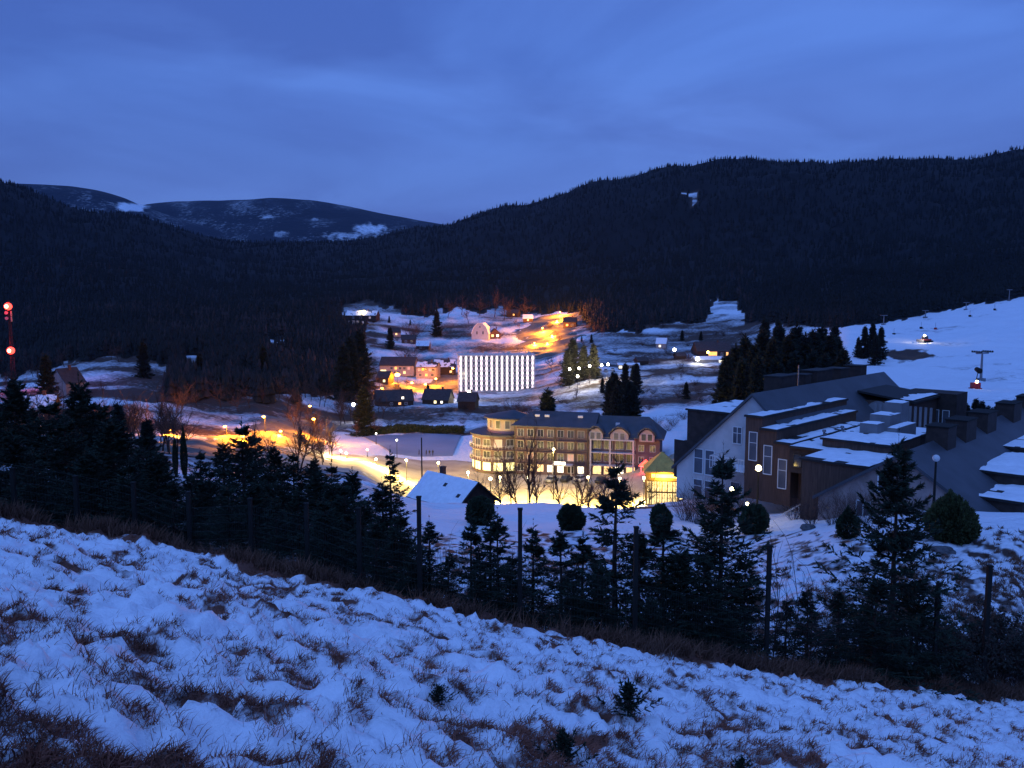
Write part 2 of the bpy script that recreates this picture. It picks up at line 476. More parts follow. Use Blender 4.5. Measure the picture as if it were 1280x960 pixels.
def meadow_bare(x, y, z):
    d = (bare_amount(x, y) - 0.5) * 2.6 + 0.30
    t = x / np.maximum(y, 2.0)
    e = np.clip((y - edge_y(t) + 0.9) / 0.9, 0, 1)
    return np.clip(d, 0, 1) + e * 1.2
ys_m = np.concatenate([np.linspace(-6, 3, 40), 3 + 33 * (np.linspace(0, 1, 430)[1:] ** 1.35)])
def m_keep(x, y):
    t = x / np.maximum(y, 2.0)
    return y < edge_y(t) + 0.8

# forest base line in the photograph, and openings in the wood
FB = np.array([(-900, 540), (-300, 500), (0, 472), (70, 456), (140, 446), (204, 448), (212, 496), (300, 502), (380, 498), (418, 490), (440, 466), (450, 430), (458, 404), (474, 388), (520, 392), (560, 386),
               (600, 390), (640, 388), (720, 390), (745, 418), (780, 416), (830, 407), (880, 398), (889, 377), (926, 377), (934, 400), (960, 403), (985, 409), (1060, 408), (1130, 397), (1200, 384), (1280, 370), (1500, 346), (2000, 300)], float)
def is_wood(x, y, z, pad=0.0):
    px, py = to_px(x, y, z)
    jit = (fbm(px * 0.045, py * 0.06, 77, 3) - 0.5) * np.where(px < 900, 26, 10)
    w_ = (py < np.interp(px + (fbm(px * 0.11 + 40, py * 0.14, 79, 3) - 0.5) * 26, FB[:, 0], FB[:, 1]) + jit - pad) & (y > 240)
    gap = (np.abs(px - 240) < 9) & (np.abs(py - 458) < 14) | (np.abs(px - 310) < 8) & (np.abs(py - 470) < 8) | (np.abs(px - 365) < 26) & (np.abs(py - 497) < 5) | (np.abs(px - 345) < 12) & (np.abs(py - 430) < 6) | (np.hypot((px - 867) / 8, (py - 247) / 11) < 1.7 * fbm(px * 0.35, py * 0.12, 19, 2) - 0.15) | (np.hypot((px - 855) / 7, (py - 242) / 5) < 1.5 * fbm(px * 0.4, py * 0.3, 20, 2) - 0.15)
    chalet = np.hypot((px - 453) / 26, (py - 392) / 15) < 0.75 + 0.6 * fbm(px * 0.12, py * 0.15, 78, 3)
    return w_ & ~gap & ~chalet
fan('meadow', -1.15, 1.05, 640, ys_m, m_meadow, meadow_bare, m_keep)
def valley_bare(x, y, z):
    px, py = to_px(x, y, z)
    b = (fbm(x * 0.022, y * 0.045, 91, 5) - 0.5) * 1.3 + 0.46
    b = b + np.clip(1 - np.abs(fbm(x * 0.008, y * 0.02, 92, 3) - 0.5) * 40, 0, 1) * 0.35
    ski = (px > 1050) & (y > 120) & (y < 600)
    b = np.where(ski, -0.10 + 1.6 * (fbm(x * 0.04 + 0.03 * y, y * 0.10, 95, 5) - 0.5), b)
    earth = np.clip(1.5 - np.hypot((px - 1135) / 27, (py - 444) / 7.5) * (0.7 + 1.0 * fbm(px * 0.12, py * 0.3, 33, 3)), 0, 1)
    b = np.where(ski, b + earth * 2, b)
    flat = (y > 160) & (y < 262) & (px > 405) & (px < 860)
    b = np.where(flat, -0.15, b)
    fie = (px > 600) & (px < 900) & (y > 262) & (y < 420)
    b = np.where(fie, b + 0.06, b)
    left = (px < 470) & (py < 545) & (y > 90)
    b = np.where(left, b + 0.10, b)
    garden = (y < 80) & (px > 500)
    gb = (fbm(x * 2.3, y * 1.3, 97, 4) - 0.5) * 2.4 + 0.30 + np.clip((px - 1150) / 60, 0, 1) * 0.06 - np.clip((668 - py) / 12, 0, 1) * 0.9
    b = np.where(garden, gb, b)
    t = x / np.maximum(y, 2.0)
    b = b + np.clip(1.3 - (y - edge_y(t)) / 1.6, 0, 1.2)
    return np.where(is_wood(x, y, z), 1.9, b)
ys_v = np.exp(np.linspace(math.log(13.0), math.log(3600), 560))
def v_keep(x, y):
    t = x / np.maximum(y, 2.0)
    return y > edge_y(t) + 0.35
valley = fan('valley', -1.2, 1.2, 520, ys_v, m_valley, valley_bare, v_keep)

# distant hills beyond the pass
def far_hill(name, pts, Y0, depth, seed):
    pts = np.array(pts, float)
    xs_px = np.linspace(pts[0, 0], pts[-1, 0], 260)
    top = np.array([pchip(pts[:, 0], pts[:, 1], p) for p in xs_px]).ravel()
    rows = 46
    V = []
    for j in range(rows):
        f = j / (rows - 1)
        Y = Y0 - depth * (1 - f)
        X = np.array([tx(p, 300) for p in xs_px]) * Y
        zt = np.array([slope(q) for q in top]) * Y0
        z = -150 + (zt + 150) * (1 - (1 - f) ** 1.6)
        z = z + (fbm(X * 0.002, np.full_like(X, Y * 0.002), seed, 4) - 0.5) * 160 * (1 - f) * f * 2
        V.append(np.stack([X, np.full_like(X, Y), z], 1))
    for k in (1, 2):
        Xb = V[rows - 1].copy(); Xb[:, 1] += 900 * k; Xb[:, 2] -= 160 * k * k
        V.append(Xb)
    n = len(xs_px); V = np.concatenate(V)
    i = np.arange(len(V)).reshape(-1, n)
    q = np.stack([i[:-1, :-1], i[:-1, 1:], i[1:, 1:], i[1:, :-1]], -1).reshape(-1, 4)
    px, py = to_px(V[:, 0], V[:, 1], V[:, 2])
    bare = 0.82 + (fbm(px * 0.03, py * 0.09, seed + 3, 4) - 0.5) * 0.5
    def spot(cx, cy, rx, ry, a):
        d_ = np.hypot((px - cx) / rx, (py - cy) / ry) - 0.5 - 0.9 * (fbm(px * 0.16, py * 0.35, 5, 3) - 0.4)
        return a + np.clip(d_ * 1.1, 0, 2)
    for s in ((165, 259, 22, 6, 0.20), (460, 287, 24, 8, 0.36), (430, 294, 28, 5, 0.46), (335, 272, 8, 2.5, 0.48), (393, 275, 6, 2.5, 0.52), (350, 292, 11, 5, 0.55)):
        bare = np.minimum(bare, spot(*s))
    return tag(np_mesh(name, V, [q], m_far, True, attrs={'bare': bare}), kind='structure')
m_far = ground_mat('far_wooded_hill', (0.010, 0.014, 0.022), (0.022, 0.028, 0.040), 0.05, 0.80, 1.25, bump=0.3, bscale=0.02)
far_hill('distant_hill', [(-200, 250), (60, 262), (150, 264), (190, 257), (250, 254), (300, 252), (340, 249.5), (385, 252), (430, 258), (480, 268), (540, 279), (620, 290), (760, 300)], 5200, 2300, 201)
far_hill('distant_ridge', [(-400, 205), (-100, 222), (40, 232), (80, 234), (120, 239), (155, 248), (178, 258), (230, 275), (300, 296), (420, 330)], 4200, 1500, 231)

# ------------------------------------------------------------------ the far woods: tens of thousands of trees that read as one mass
m_wood = mat('far_conifers', (0.010, 0.011, 0.011), 0.95, 0.25, 0.01)
m_wood2 = mat('far_bare_wood', (0.040, 0.024, 0.022), 0.95, 0.3, 0.05)
def forest(name, n, ymin, ymax, t0, t1, mt, seed, hmin, hmax, slim, label, ok=None):
    rs = np.random.RandomState(seed)
    Y = np.exp(rs.uniform(math.log(ymin), math.log(ymax), n)); X = rs.uniform(t0, t1, n) * Y
    Z = H(X, Y)
    k = is_wood(X, Y, Z)
    if ok is not None: k &= ok(X, Y, Z, rs)
    X, Y, Z = X[k], Y[k], Z[k]; n = len(X)
    h = rs.uniform(hmin, hmax, n) * (0.75 + 0.5 * fbm(X * 0.02, Y * 0.02, seed, 3)); r = h * slim * rs.uniform(0.75, 1.25, n)
    K = 5
    V = []; Fc = []
    tiers = [(0.05, 1.0, 0.50), (0.34, 0.72, 0.78), (0.62, 0.46, 1.0)]
    per = len(tiers) * (K + 1)
    an = rs.uniform(0, 6.28, n)
    lean = rs.uniform(-0.02, 0.02, (n, 2))
    for (zb, rr, zt) in tiers:
        for q in range(K):
            a = an + 2 * math.pi * q / K
            j = rs.uniform(0.7, 1.25, n)
            V.append(np.stack([X + np.cos(a) * r * rr * j, Y + np.sin(a) * r * rr * j, Z + h * zb + rs.uniform(-0.04, 0.04, n) * h], 1))
        V.append(np.stack([X + lean[:, 0] * h, Y + lean[:, 1] * h, Z + h * zt], 1))
        an = an + 0.6
    V = np.stack(V, 1).reshape(-1, 3)
    base = (np.arange(n) * per)[:, None]
    for ti in range(len(tiers)):
        b = ti * (K + 1)
        for q in range(K):
            Fc.append(base + np.array([[b + q, b + (q + 1) % K, b + K]]))
    o = np_mesh(name, V, [np.concatenate(Fc)], mt)
    return tag(o, label, 'forest', kind='stuff')
forest('spruce_forest', 78000, 260, 2300, -0.9, 0.9, m_wood, 3, 5.0, 9.5, 0.21, 'dark spruce forest covering the hills around the valley')
forest('bare_woodland', 14000, 250, 1000, -0.95, 0.30, m_wood2, 4, 6, 10, 0.22, 'bare brown woodland along the foot of the wooded hill',
       lambda x, y, z, rs: rs.uniform(0, 1, len(x)) < np.clip((fbm(x * 0.01, y * 0.01, 7, 3) - 0.42) * 5, 0, 1) * np.clip((1050 - y) / 400, 0, 1))

# ================================================================== VEGETATION
m_bark = mat('bark', (0.050, 0.032, 0.026), 0.95, 0.3, 6, bump=0.4)
m_needle = mat('spruce_needles', (0.022, 0.036, 0.022), 0.8, 0.35, 2.5)
m_needle2 = mat('dark_spruce_needles', (0.016, 0.024, 0.018), 0.85, 0.35, 1.0)
m_thuja = mat('thuja_scales', (0.030, 0.048, 0.024), 0.85, 0.35, 4)
m_thuja_y = mat('yellowish_thuja_scales', (0.060, 0.072, 0.026), 0.85, 0.35, 4)
m_twig = mat('bare_twigs', (0.085, 0.045, 0.038), 0.95, 0.25, 3)
m_leaf = mat('withered_leaves', (0.035, 0.034, 0.026), 0.85, 0.35, 5)
m_grass = mat('dead_grass', (0.36, 0.135, 0.085), 0.9, 0.3, 1.2, col2=(0.15, 0.065, 0.045))
m_straw = mat('tall_dead_grass', (0.20, 0.095, 0.06), 0.9, 0.3, 0.8, col2=(0.09, 0.045, 0.032))

class TB:
    """many tapered three sided sticks and small triangles, gathered as arrays"""
    def __init__(s): s.V = []; s.T = []; s.n = 0
    def sticks(s, A, B, ra, rb):
        A = np.asarray(A, float); B = np.asarray(B, float)
        n = len(A); d = B - A
        d = d / np.maximum(np.linalg.norm(d, axis=1, keepdims=True), 1e-9)
        up = np.where(np.abs(d[:, 2:3]) > 0.9, np.array([[1.0, 0, 0]]), np.array([[0, 0, 1.0]]))
        u = np.cross(d, up); u /= np.maximum(np.linalg.norm(u, axis=1, keepdims=True), 1e-9); v = np.cross(d, u)
        ra = np.broadcast_to(np.asarray(ra, float), (n,))[:, None]; rb = np.broadcast_to(np.asarray(rb, float), (n,))[:, None]
        pts = []
        for c, r in ((A, ra), (B, rb)):
            for k in range(3):
                a = 2.094 * k
                pts.append(c + (u * math.cos(a) + v * math.sin(a)) * r)
        V = np.stack(pts, 1).reshape(-1, 3)
        b = (np.arange(n) * 6)[:, None] + s.n
        for t in ((0, 1, 4), (0, 4, 3), (1, 2, 5), (1, 5, 4), (2, 0, 3), (2, 3, 5)):
            s.T.append(b + np.array([t]))
        s.V.append(V); s.n += len(V)
    def tris(s, A, B, C):
        n = len(A)
        V = np.stack([A, B, C], 1).reshape(-1, 3)
        s.T.append((np.arange(n) * 3)[:, None] + s.n + np.array([[0, 1, 2]]))
        s.V.append(V); s.n += len(V)
    def build(s, name, mt, parent=None):
        return np_mesh(name, np.concatenate(s.V), [np.concatenate(s.T)], mt, False, parent)

def unit(v):
    return v / np.maximum(np.linalg.norm(v, axis=-1, keepdims=True), 1e-9)

def make_spruce(name, seed, h=4.0, rad=1.15, whorls=20, per=6, twig=9, needles=7, first=0.10, gap=0.0, mt=None, needle_len=0.075, lead=0.16, up=0.0):
    """trunk + crown; gap drops whole sectors so the sky shows through"""
    rs = np.random.RandomState(seed)
    root = empty(name, (0, 0, 0))
    tr = TB()
    zs = np.linspace(0, h, 12); wob = np.cumsum(rs.normal(0, 0.006 * h / 4, (12, 2)), 0)
    pts = np.stack([wob[:, 0], wob[:, 1], zs], 1)
    rr = 0.017 * h * (1 - zs / h) + 0.006
    trunk = MB()
    for i in range(11):
        trunk.tube(pts[i], pts[i + 1], rr[i], rr[i + 1], 6)
    trunk.build('trunk', m_bark, root)
    cr = TB()
    bz, ba, bl = [], [], []
    sect = rs.uniform(0, 6.28, 3)
    for k in range(whorls):
        f = first + (0.93 - first) * (max(0, k + rs.uniform(-0.2, 0.2)) / (whorls - 1)) ** 0.92
        f = min(max(f, first), 0.985)
        L = rad * (1 - f) ** 0.92 * rs.uniform(0.85, 1.15) + 0.008 * h
        n = per + rs.randint(-1, 2) if f < 0.85 else 4
        a0 = rs.uniform(0, 6.28)
        for q in range(n):
            if rs.uniform() < gap: continue
            a = a0 + 6.283 * q / n + rs.normal(0, 0.18)
            bz.append(f * h + rs.normal(0, 0.012 * h)); ba.append(a); bl.append(L * rs.uniform(0.6, 1.15))
    # short in-between branches
    for k in range(int(whorls * 2.5)):
        f = rs.uniform(first, 0.93)
        bz.append(f * h); ba.append(rs.uniform(0, 6.28)); bl.append(rad * (1 - f) ** 0.8 * rs.uniform(0.3, 0.7))
    bz = np.array(bz); ba = np.array(ba); bl = np.array(bl); nb = len(bz)
    f = bz / h
    tilt = np.where(f > 0.86, 0.6, np.interp(f, [0, 0.4, 0.8], [-0.18, 0.12, 0.42])) + up + rs.normal(0, 0.09, nb)
    dirh = np.stack([np.cos(ba), np.sin(ba), np.zeros(nb)], 1)
    org = np.stack([np.interp(bz, zs, pts[:, 0]), np.interp(bz, zs, pts[:, 1]), bz], 1)
    SEG = 5
    prev = org; P_ = [org]
    for j in range(1, SEG + 1):
        s_ = j / SEG
        droop = np.sin(tilt) * s_ - 0.22 * s_ * (1 - s_) + 0.10 * s_ * s_
        p = org + dirh * (bl * s_ * np.cos(tilt * 0.8))[:, None] + np.array([0, 0, 1.0]) * (bl * droop)[:, None] + rs.normal(0, 0.012, (nb, 3)) * bl[:, None]
        cr.sticks(prev, p, 0.009 * h / 4 * (1 - (s_ - 0.2)) + 0.002, 0.009 * h / 4 * (1 - s_) + 0.0025)
        P_.append(p); prev = p
    P_ = np.stack(P_, 1)
    # twigs
    TA, TD, TL = [], [], []
    for j in range(twig):
        s_ = 0.14 + 0.86 * (j + rs.uniform(-0.4, 0.4, nb)) / (twig - 1)
        s_ = np.clip(s_, 0.08, 1.0)
        x = s_ * SEG; i = np.minimum(x.astype(int), SEG - 1); fr = (x - i)[:, None]
        ar = np.arange(nb)
        p = P_[ar, i] * (1 - fr) + P_[ar, i + 1] * fr
        ax = unit(P_[ar, i + 1] - P_[ar, i])
        side = unit(np.cross(ax, np.array([0, 0, 1.0])))
        for sg in (-1, 1):
            an = rs.uniform(0.6, 1.1, nb)[:, None]
            d = unit(ax * np.cos(an) + side * sg * np.sin(an) + np.array([0, 0, 1.0]) * rs.normal(-0.12, 0.22, (nb, 1)))
            TA.append(p); TD.append(d); TL.append(bl * 0.42 * (1.12 - s_) * rs.uniform(0.6, 1.3, nb) + 0.04 * h / 4)
        if j == twig - 1:
            TA.append(P_[:, -2]); TD.append(ax); TL.append(bl / SEG * 1.3 + 0.05)
    TA.append(np.array([[pts[-1, 0], pts[-1, 1], h * 0.93]])); TD.append(np.array([[0, 0, 1.0]])); TL.append(np.array([h * (0.07 + lead * 0.4)]))
    for q in range(3):
        TA.append(np.array([[pts[-1, 0], pts[-1, 1], h * (0.95 + 0.02 * q)]])); TD.append(unit(np.array([[math.cos(q * 2.1), math.sin(q * 2.1), 1.1]]))); TL.append(np.array([h * 0.03]))
    TA = np.concatenate(TA); TD = np.concatenate(TD); TL = np.concatenate(TL)
    cr.sticks(TA, TA + TD * TL[:, None], 0.0045 * h / 4, 0.002)
    nt2 = len(TA)
    for j in range(needles):
        s_ = (j + rs.uniform(0, 1, nt2)) / needles
        p = TA + TD * (TL * s_)[:, None]
        o = unit(rs.normal(0, 1, (nt2, 3))); o = unit(o - TD * (o * TD).sum(1, keepdims=True))
        nl = (needle_len * h / 4 * rs.uniform(0.7, 1.3, nt2))[:, None]
        w = unit(np.cross(TD, o)) * (0.20 * nl)
        tip = p + TD * nl * 1.1 + o * nl * 0.55
        cr.tris(p - w, p + w, tip)
        cr.tris(p - w, p + w, p + TD * nl * 1.1 - o * nl * 0.55)
    cr.build('crown', mt or m_needle, root)
    return root

def make_bare_tree(name, seed, h=9.0, spread=0.55, levels=4, kids=5, droop=0.0, mt=None, thin=1.0):
    rs = np.random.RandomState(seed)
    root = empty(name)
    tr = TB(); cr = TB()
    A = np.array([[0, 0, -0.2]]); D = np.array([[0, 0, 1.0]]); L = np.array([h * 0.55]); Rr = np.array([0.016 * h * thin])
    for lv in range(levels):
        seg = 3 if lv < 2 else 2
        p = A; d = D; path = [A]
        for j in range(seg):
            d = unit(d + rs.normal(0, 0.10 + 0.05 * lv, d.shape) + np.array([0, 0, 0.06 - droop * lv * 0.12]))
            q = p + d * (L / seg)[:, None]
            (tr if lv == 0 else cr).sticks(p, q, Rr * (1 - 0.5 * j / seg), Rr * (1 - 0.5 * (j + 1) / seg))
            path.append(q); p = q
        path = np.stack(path, 1)
        if lv == levels - 1: break
        n = len(A); NA, ND, NL, NR = [], [], [], []
        nk = kids + (3 if lv == 0 else 0)
        for k in range(nk):
            s_ = np.clip((0.40 if lv == 0 else 0.18) + (0.60 if lv == 0 else 0.82) * (k + rs.uniform(0, 1, n)) / nk, 0, 1)
            x = s_ * seg; i = np.minimum(x.astype(int), seg - 1); fr = (x - i)[:, None]; ar = np.arange(n)
            q = path[ar, i] * (1 - fr) + path[ar, i + 1] * fr
            ax = unit(path[ar, i + 1] - path[ar, i])
            o = unit(rs.normal(0, 1, (n, 3))); o = unit(o - ax * (o * ax).sum(1, keepdims=True))
            an = rs.uniform(0.4, 0.95, n)[:, None] * (spread / 0.55)
            NA.append(q); ND.append(unit(ax * np.cos(an) + o * np.sin(an)))
            NL.append(L * rs.uniform(0.42, 0.72, n) * (1.15 - 0.5 * s_)); NR.append(Rr * 0.48)
        # leader goes on
        NA.append(path[:, -1]); ND.append(unit(path[:, -1] - path[:, -2])); NL.append(L * 0.7); NR.append(Rr * 0.5)
        A = np.concatenate(NA); D = np.concatenate(ND); L = np.concatenate(NL); Rr = np.maximum(np.concatenate(NR), 0.004)
    tr.build('trunk', m_bark, root)
    cr.build('crown', mt or m_twig, root)
    return root

def make_clump(name, seed, rx, rz, n, mt, leaf=0.09, stem=True, cone=0.0, core=0.8):
    """clipped evergreen: a shell of small sprays over a darker inside"""
    rs = np.random.RandomState(seed)
    root = empty(name)
    cr = TB()
    d = unit(rs.normal(0, 1, (n, 3)))
    k = rs.uniform(core, 1.05, n)
    lump = 1 + 0.30 * (fbm(d[:, 0] * 3 + 9, d[:, 1] * 3 + d[:, 2] * 2.3, seed, 3) - 0.5) * 2
    c = d * (k * lump)[:, None]
    rad = np.where(c[:, 2] > 0, 1 - cone * c[:, 2], 1.0)
    c = c * np.stack([rx * rad, rx * rad, np.full(n, rz)], 1) + np.array([0, 0, rz])
    up = unit(d * np.array([1, 1, 0.6]) + np.array([0, 0, 0.7]) + rs.normal(0, 0.35, (n, 3)))
    sd = unit(np.cross(up, rs.normal(0, 1, (n, 3))))
    L = (leaf * rs.uniform(0.6, 1.5, n))[:, None]
    cr.tris(c - sd * L * 0.35, c + sd * L * 0.35, c + up * L)
    cr.tris(c - sd * L * 0.5, c + sd * L * 0.2, c + unit(up + sd * 0.6) * L * 0.9)
    cr.build('crown', mt, root)
    mb = MB()
    mb.tube((0, 0, -0.1), (0, 0, rz), 0.05, 0.03, 6)
    for a in range(6):
        mb.tube((0, 0, rz * 0.3), (math.cos(a) * rx * 0.6, math.sin(a) * rx * 0.6, rz * 1.2), 0.02, 0.008, 4)
    mb.build('trunk', m_bark, root)
    return root

def make_leafy_bush(name, seed, rx, h, mt):
    rs = np.random.RandomState(seed)
    root = empty(name); st = TB(); lf = TB()
    n = 26
    a = rs.uniform(0, 6.28, n); r0 = rs.uniform(0, 0.3, n) * rx
    A = np.stack([np.cos(a) * r0, np.sin(a) * r0, np.full(n, -0.1)], 1)
    D = unit(np.stack([np.cos(a) * 0.35, np.sin(a) * 0.35, np.ones(n)], 1) + rs.normal(0, 0.15, (n, 3))); L = h * rs.uniform(0.6, 1.0, n)
    for lv in range(3):
        B = A + D * L[:, None]
        st.sticks(A, B, 0.012 / (lv + 1), 0.006 / (lv + 1))
        if lv == 2:
            for k in range(5):
                q = A + D * (L * (k + rs.uniform(0, 1, len(A))) / 5)[:, None] + rs.normal(0, 0.02, A.shape)
                o = unit(rs.normal(0, 1, A.shape) + np.array([0, 0, -0.4])); u = unit(np.cross(o, rs.normal(0, 1, A.shape)))
                s_ = (0.05 * rs.uniform(0.6, 1.3, len(A)))[:, None]
                lf.tris(q, q + o * s_ + u * s_ * 0.45, q + o * s_ * 2); lf.tris(q, q + o * s_ * 2, q + o * s_ - u * s_ * 0.45)
            break
        NA, ND, NL = [], [], []
        for k in range(5):
            s_ = rs.uniform(0.25, 1, len(A))
            NA.append(A + D * (L * s_)[:, None]); ND.append(unit(D + rs.normal(0, 0.5, A.shape))); NL.append(L * rs.uniform(0.25, 0.5, len(A)))
        A = np.concatenate(NA); D = np.concatenate(ND); L = np.concatenate(NL)
    st.build('stem', m_twig, root); lf.build('foliage', mt, root)
    return root

def make_bare_bush(name, seed, rx, h):
    rs = np.random.RandomState(seed)
    root = empty(name); st = TB(); tw = TB()
    n = 34
    a = rs.uniform(0, 6.28, n); r0 = rs.uniform(0, 0.35, n) * rx
    A = np.stack([np.cos(a) * r0, np.sin(a) * r0, np.full(n, -0.1)], 1)
    D = unit(np.stack([np.cos(a) * 0.5, np.sin(a) * 0.5, np.ones(n)], 1) + rs.normal(0, 0.2, (n, 3))); L = h * rs.uniform(0.5, 0.9, n)
    for lv in range(3):
        M_ = A + D * (L * 0.5)[:, None]; D2 = unit(D + rs.normal(0, 0.16, D.shape)); B = M_ + D2 * (L * 0.5)[:, None]
        (st if lv == 0 else tw).sticks(A, M_, 0.016 / (lv + 1), 0.012 / (lv + 1)); (st if lv == 0 else tw).sticks(M_, B, 0.012 / (lv + 1), 0.005 / (lv + 1))
        if lv == 2: break
        NA, ND, NL = [], [], []
        for k in range(5):
            s_ = rs.uniform(0.2, 0.5, len(A)); NA.append(A + D * (L * s_)[:, None] if k % 2 else M_ + D2 * (L * s_)[:, None])
            ND.append(unit(D + rs.normal(0, 0.45, A.shape) + np.array([0, 0, 0.2]))); NL.append(L * rs.uniform(0.3, 0.6, len(A)))
        A = np.concatenate(NA); D = np.concatenate(ND); L = np.concatenate(NL)
    st.build('stem', m_bark, root); tw.build('twigs', m_twig, root)
    return root
bare_bush = [make_bare_bush('bare_bush', 230 + i, 1.0, 3.0) for i in range(2)]
USED = set()
def place(proto, loc, rz, scale, label, cat, group):
    o = proto if proto.name not in USED else dup(proto)
    USED.add(proto.name)
    o.location = loc; o.rotation_euler = (0, 0, rz); o.scale = scale if hasattr(scale, '__len__') else (scale,) * 3
    return tag(o, label, cat, group)

rnd = random.Random(7)
# ---- young spruces along the fence (base heights of the prototypes: 4 m)
near_sp = [make_spruce('young_spruce', 100 + i, 4.0, r_, wh, pe, tw, 4, 0.05, g) for i, (r_, wh, pe, tw, g) in enumerate([(1.5, 15, 6, 7, 0.22), (1.35, 13, 5, 7, 0.28), (1.2, 13, 5, 7, 0.36), (1.7, 16, 6, 8, 0.14), (1.05, 11, 5, 7, 0.42)])]
# (pixel of the tip x, y, depth past the fence edge, prototype, width factor)
ROW = [(18, 470, 14, 3, 1.2), (60, 495, 10, 0, 1.25), (98, 470, 12, 3, 1.1), (140, 520, 5, 3, 1.3), (40, 560, 3, 0, 1.3), (110, 560, 3.5, 3, 1.4), (178, 540, 9, 0, 1.2), (195, 560, 3.5, 3, 1.2), (-30, 520, 5, 3, 1.3),
       (240, 590, 3, 1, 1.2), (262, 585, 10, 0, 1.1), (302, 525, 13, 0, 1.1), (318, 600, 3, 3, 1.2), (352, 585, 9, 0, 1.2), (372, 610, 3, 1, 1.3), (395, 585, 10, 3, 1.1), (430, 600, 5, 0, 1.2), (452, 625, 2.5, 1, 1.3), (488, 562, 13, 4, 1.1), (478, 600, 8, 3, 1.2),
       (500, 640, 2.5, 0, 1.2), (536, 650, 2, 1, 1.2), (560, 690, 1.5, 1, 1.2), (588, 640, 2.6, 2, 1.0), (612, 630, 3, 4, 1.1), (622, 640, 2.2, 1, 1.1), (666, 655, 2.5, 2, 1.1), (640, 690, 1.4, 0, 1.2), (702, 660, 2.2, 1, 1.2), (730, 665, 3.0, 2, 1.2),
       (772, 570, 2.6, 2, 1.0), (748, 700, 1.4, 0, 1.2), (800, 660, 2.0, 1, 1.2), (830, 640, 2.4, 1, 1.3), (850, 680, 1.6, 3, 1.1), (905, 560, 2.2, 0, 1.05), (880, 690, 1.3, 0, 1.2), (932, 690, 1.8, 0, 1.1), (1012, 735, 1.4, 1, 1.2), (985, 745, 1.6, 2, 1.2), (1050, 735, 1.5, 1, 1.3), (1125, 545, 1.9, 3, 0.92), (1095, 720, 1.0, 1, 1.5), (1150, 720, 1.6, 0, 1.2),
       (250, 562, 16, 0, 1.1), (278, 550, 18, 3, 1.1), (318, 540, 18, 0, 1.1), (342, 555, 17, 3, 1.1), (366, 563, 16, 0, 1.2), (392, 570, 17, 3, 1.1), (414, 578, 15, 0, 1.2), (440, 586, 13, 3, 1.2), (205, 570, 18, 3, 1.2), (15, 540, 6, 3, 1.3), (80, 520, 8, 0, 1.3), (125, 500, 16, 3, 1.1), (160, 575, 2.5, 0, 1.4), (215, 600, 2.5, 1, 1.3), (250, 595, 8, 3, 1.1), (285, 605, 3, 0, 1.3), (335, 588, 12, 0, 1.2), (345, 625, 2.2, 1, 1.4), (405, 620, 2.5, 0, 1.3), (415, 600, 8, 3, 1.2), (470, 650, 1.6, 1, 1.4), (520, 680, 1.4, 0, 1.4), (600, 700, 1.3, 0, 1.3), (715, 725, 1.1, 0, 1.4), (815, 745, 1.0, 0, 1.4), (905, 760, 1.0, 0, 1.4), (1040, 790, 1.0, 1, 1.5)]
POST_PX = [(1228, 862), (1165, 880), (957, 842), (793, 812), (650, 778), (525, 752), (450, 735), (385, 722), (315, 706), (238, 690), (170, 676), (98, 668), (20, 660), (-60, 655)]
POST_XY = [(tx(a, b) * float(edge_y(tx(a, b))), float(edge_y(tx(a, b)))) for a, b in POST_PX]
ORD = ['thick end', 'first square', 'second square', 'third square', 'fourth square', 'fifth square', 'sixth square', 'seventh square', 'eighth square', 'ninth square', 'tenth square', 'eleventh square', 'twelfth square', 'last square']
def spruce_label(x, y, h):
    k = min(range(len(POST_XY)), key=lambda i: math.hypot(x - POST_XY[i][0], y - POST_XY[i][1]))
    d = y - POST_XY[k][1]
    sz = 'tall' if h > 4.6 else 'low' if h < 2.6 else 'young'
    return '%s dark spruce %s the %s post of the wire fence' % (sz, 'well behind' if d > 5 else 'just behind', ORD[k])
for i, (px, py, off, k, wf) in enumerate(ROW):
    t = tx(px, py)
    Y = float(edge_y(t)) + off
    x = t * Y; z0 = hz(x, Y) - 0.05
    h = slope(py) * Y - z0
    s = h / 4.1
    wd = s * wf * (1.15 if s < 1.3 else 0.95)
    place(near_sp[k], (x, Y, z0), rnd.uniform(0, 6.28), (wd, wd, s),
          spruce_label(x, Y, h), 'spruce', 'young spruces along the fence')
# ---- seedlings standing in the meadow
sd = make_spruce('spruce_seedling', 150, 0.5, 0.42, 5, 5, 4, 14, 0.05, 0.0, needle_len=0.26, lead=0.5, up=0.75)
SEED = [(785, 896, 48, 'largest spruce seedling poking out of the snowy meadow'), (703, 956, 50, 'bushy spruce seedling in the meadow beside dead grass'), (549, 880, 28, 'small spruce seedling on the snow among dead grass tufts'), (927, 968, 26, 'tiny spruce seedling tip at the foot of the meadow'), (335, 905, 20, 'tiny dark spruce seedling in a snow hollow of the meadow')]
for px, py, hp, lb in SEED[:4]:
    p = hit(px, py)
    s = M(hp, p.y) / 0.55
    place(sd, (p.x, p.y, p.z - 0.03), rnd.uniform(0, 6.28), (s * 1.15, s * 1.15, s), lb, 'seedling', 'spruce seedlings in the meadow')

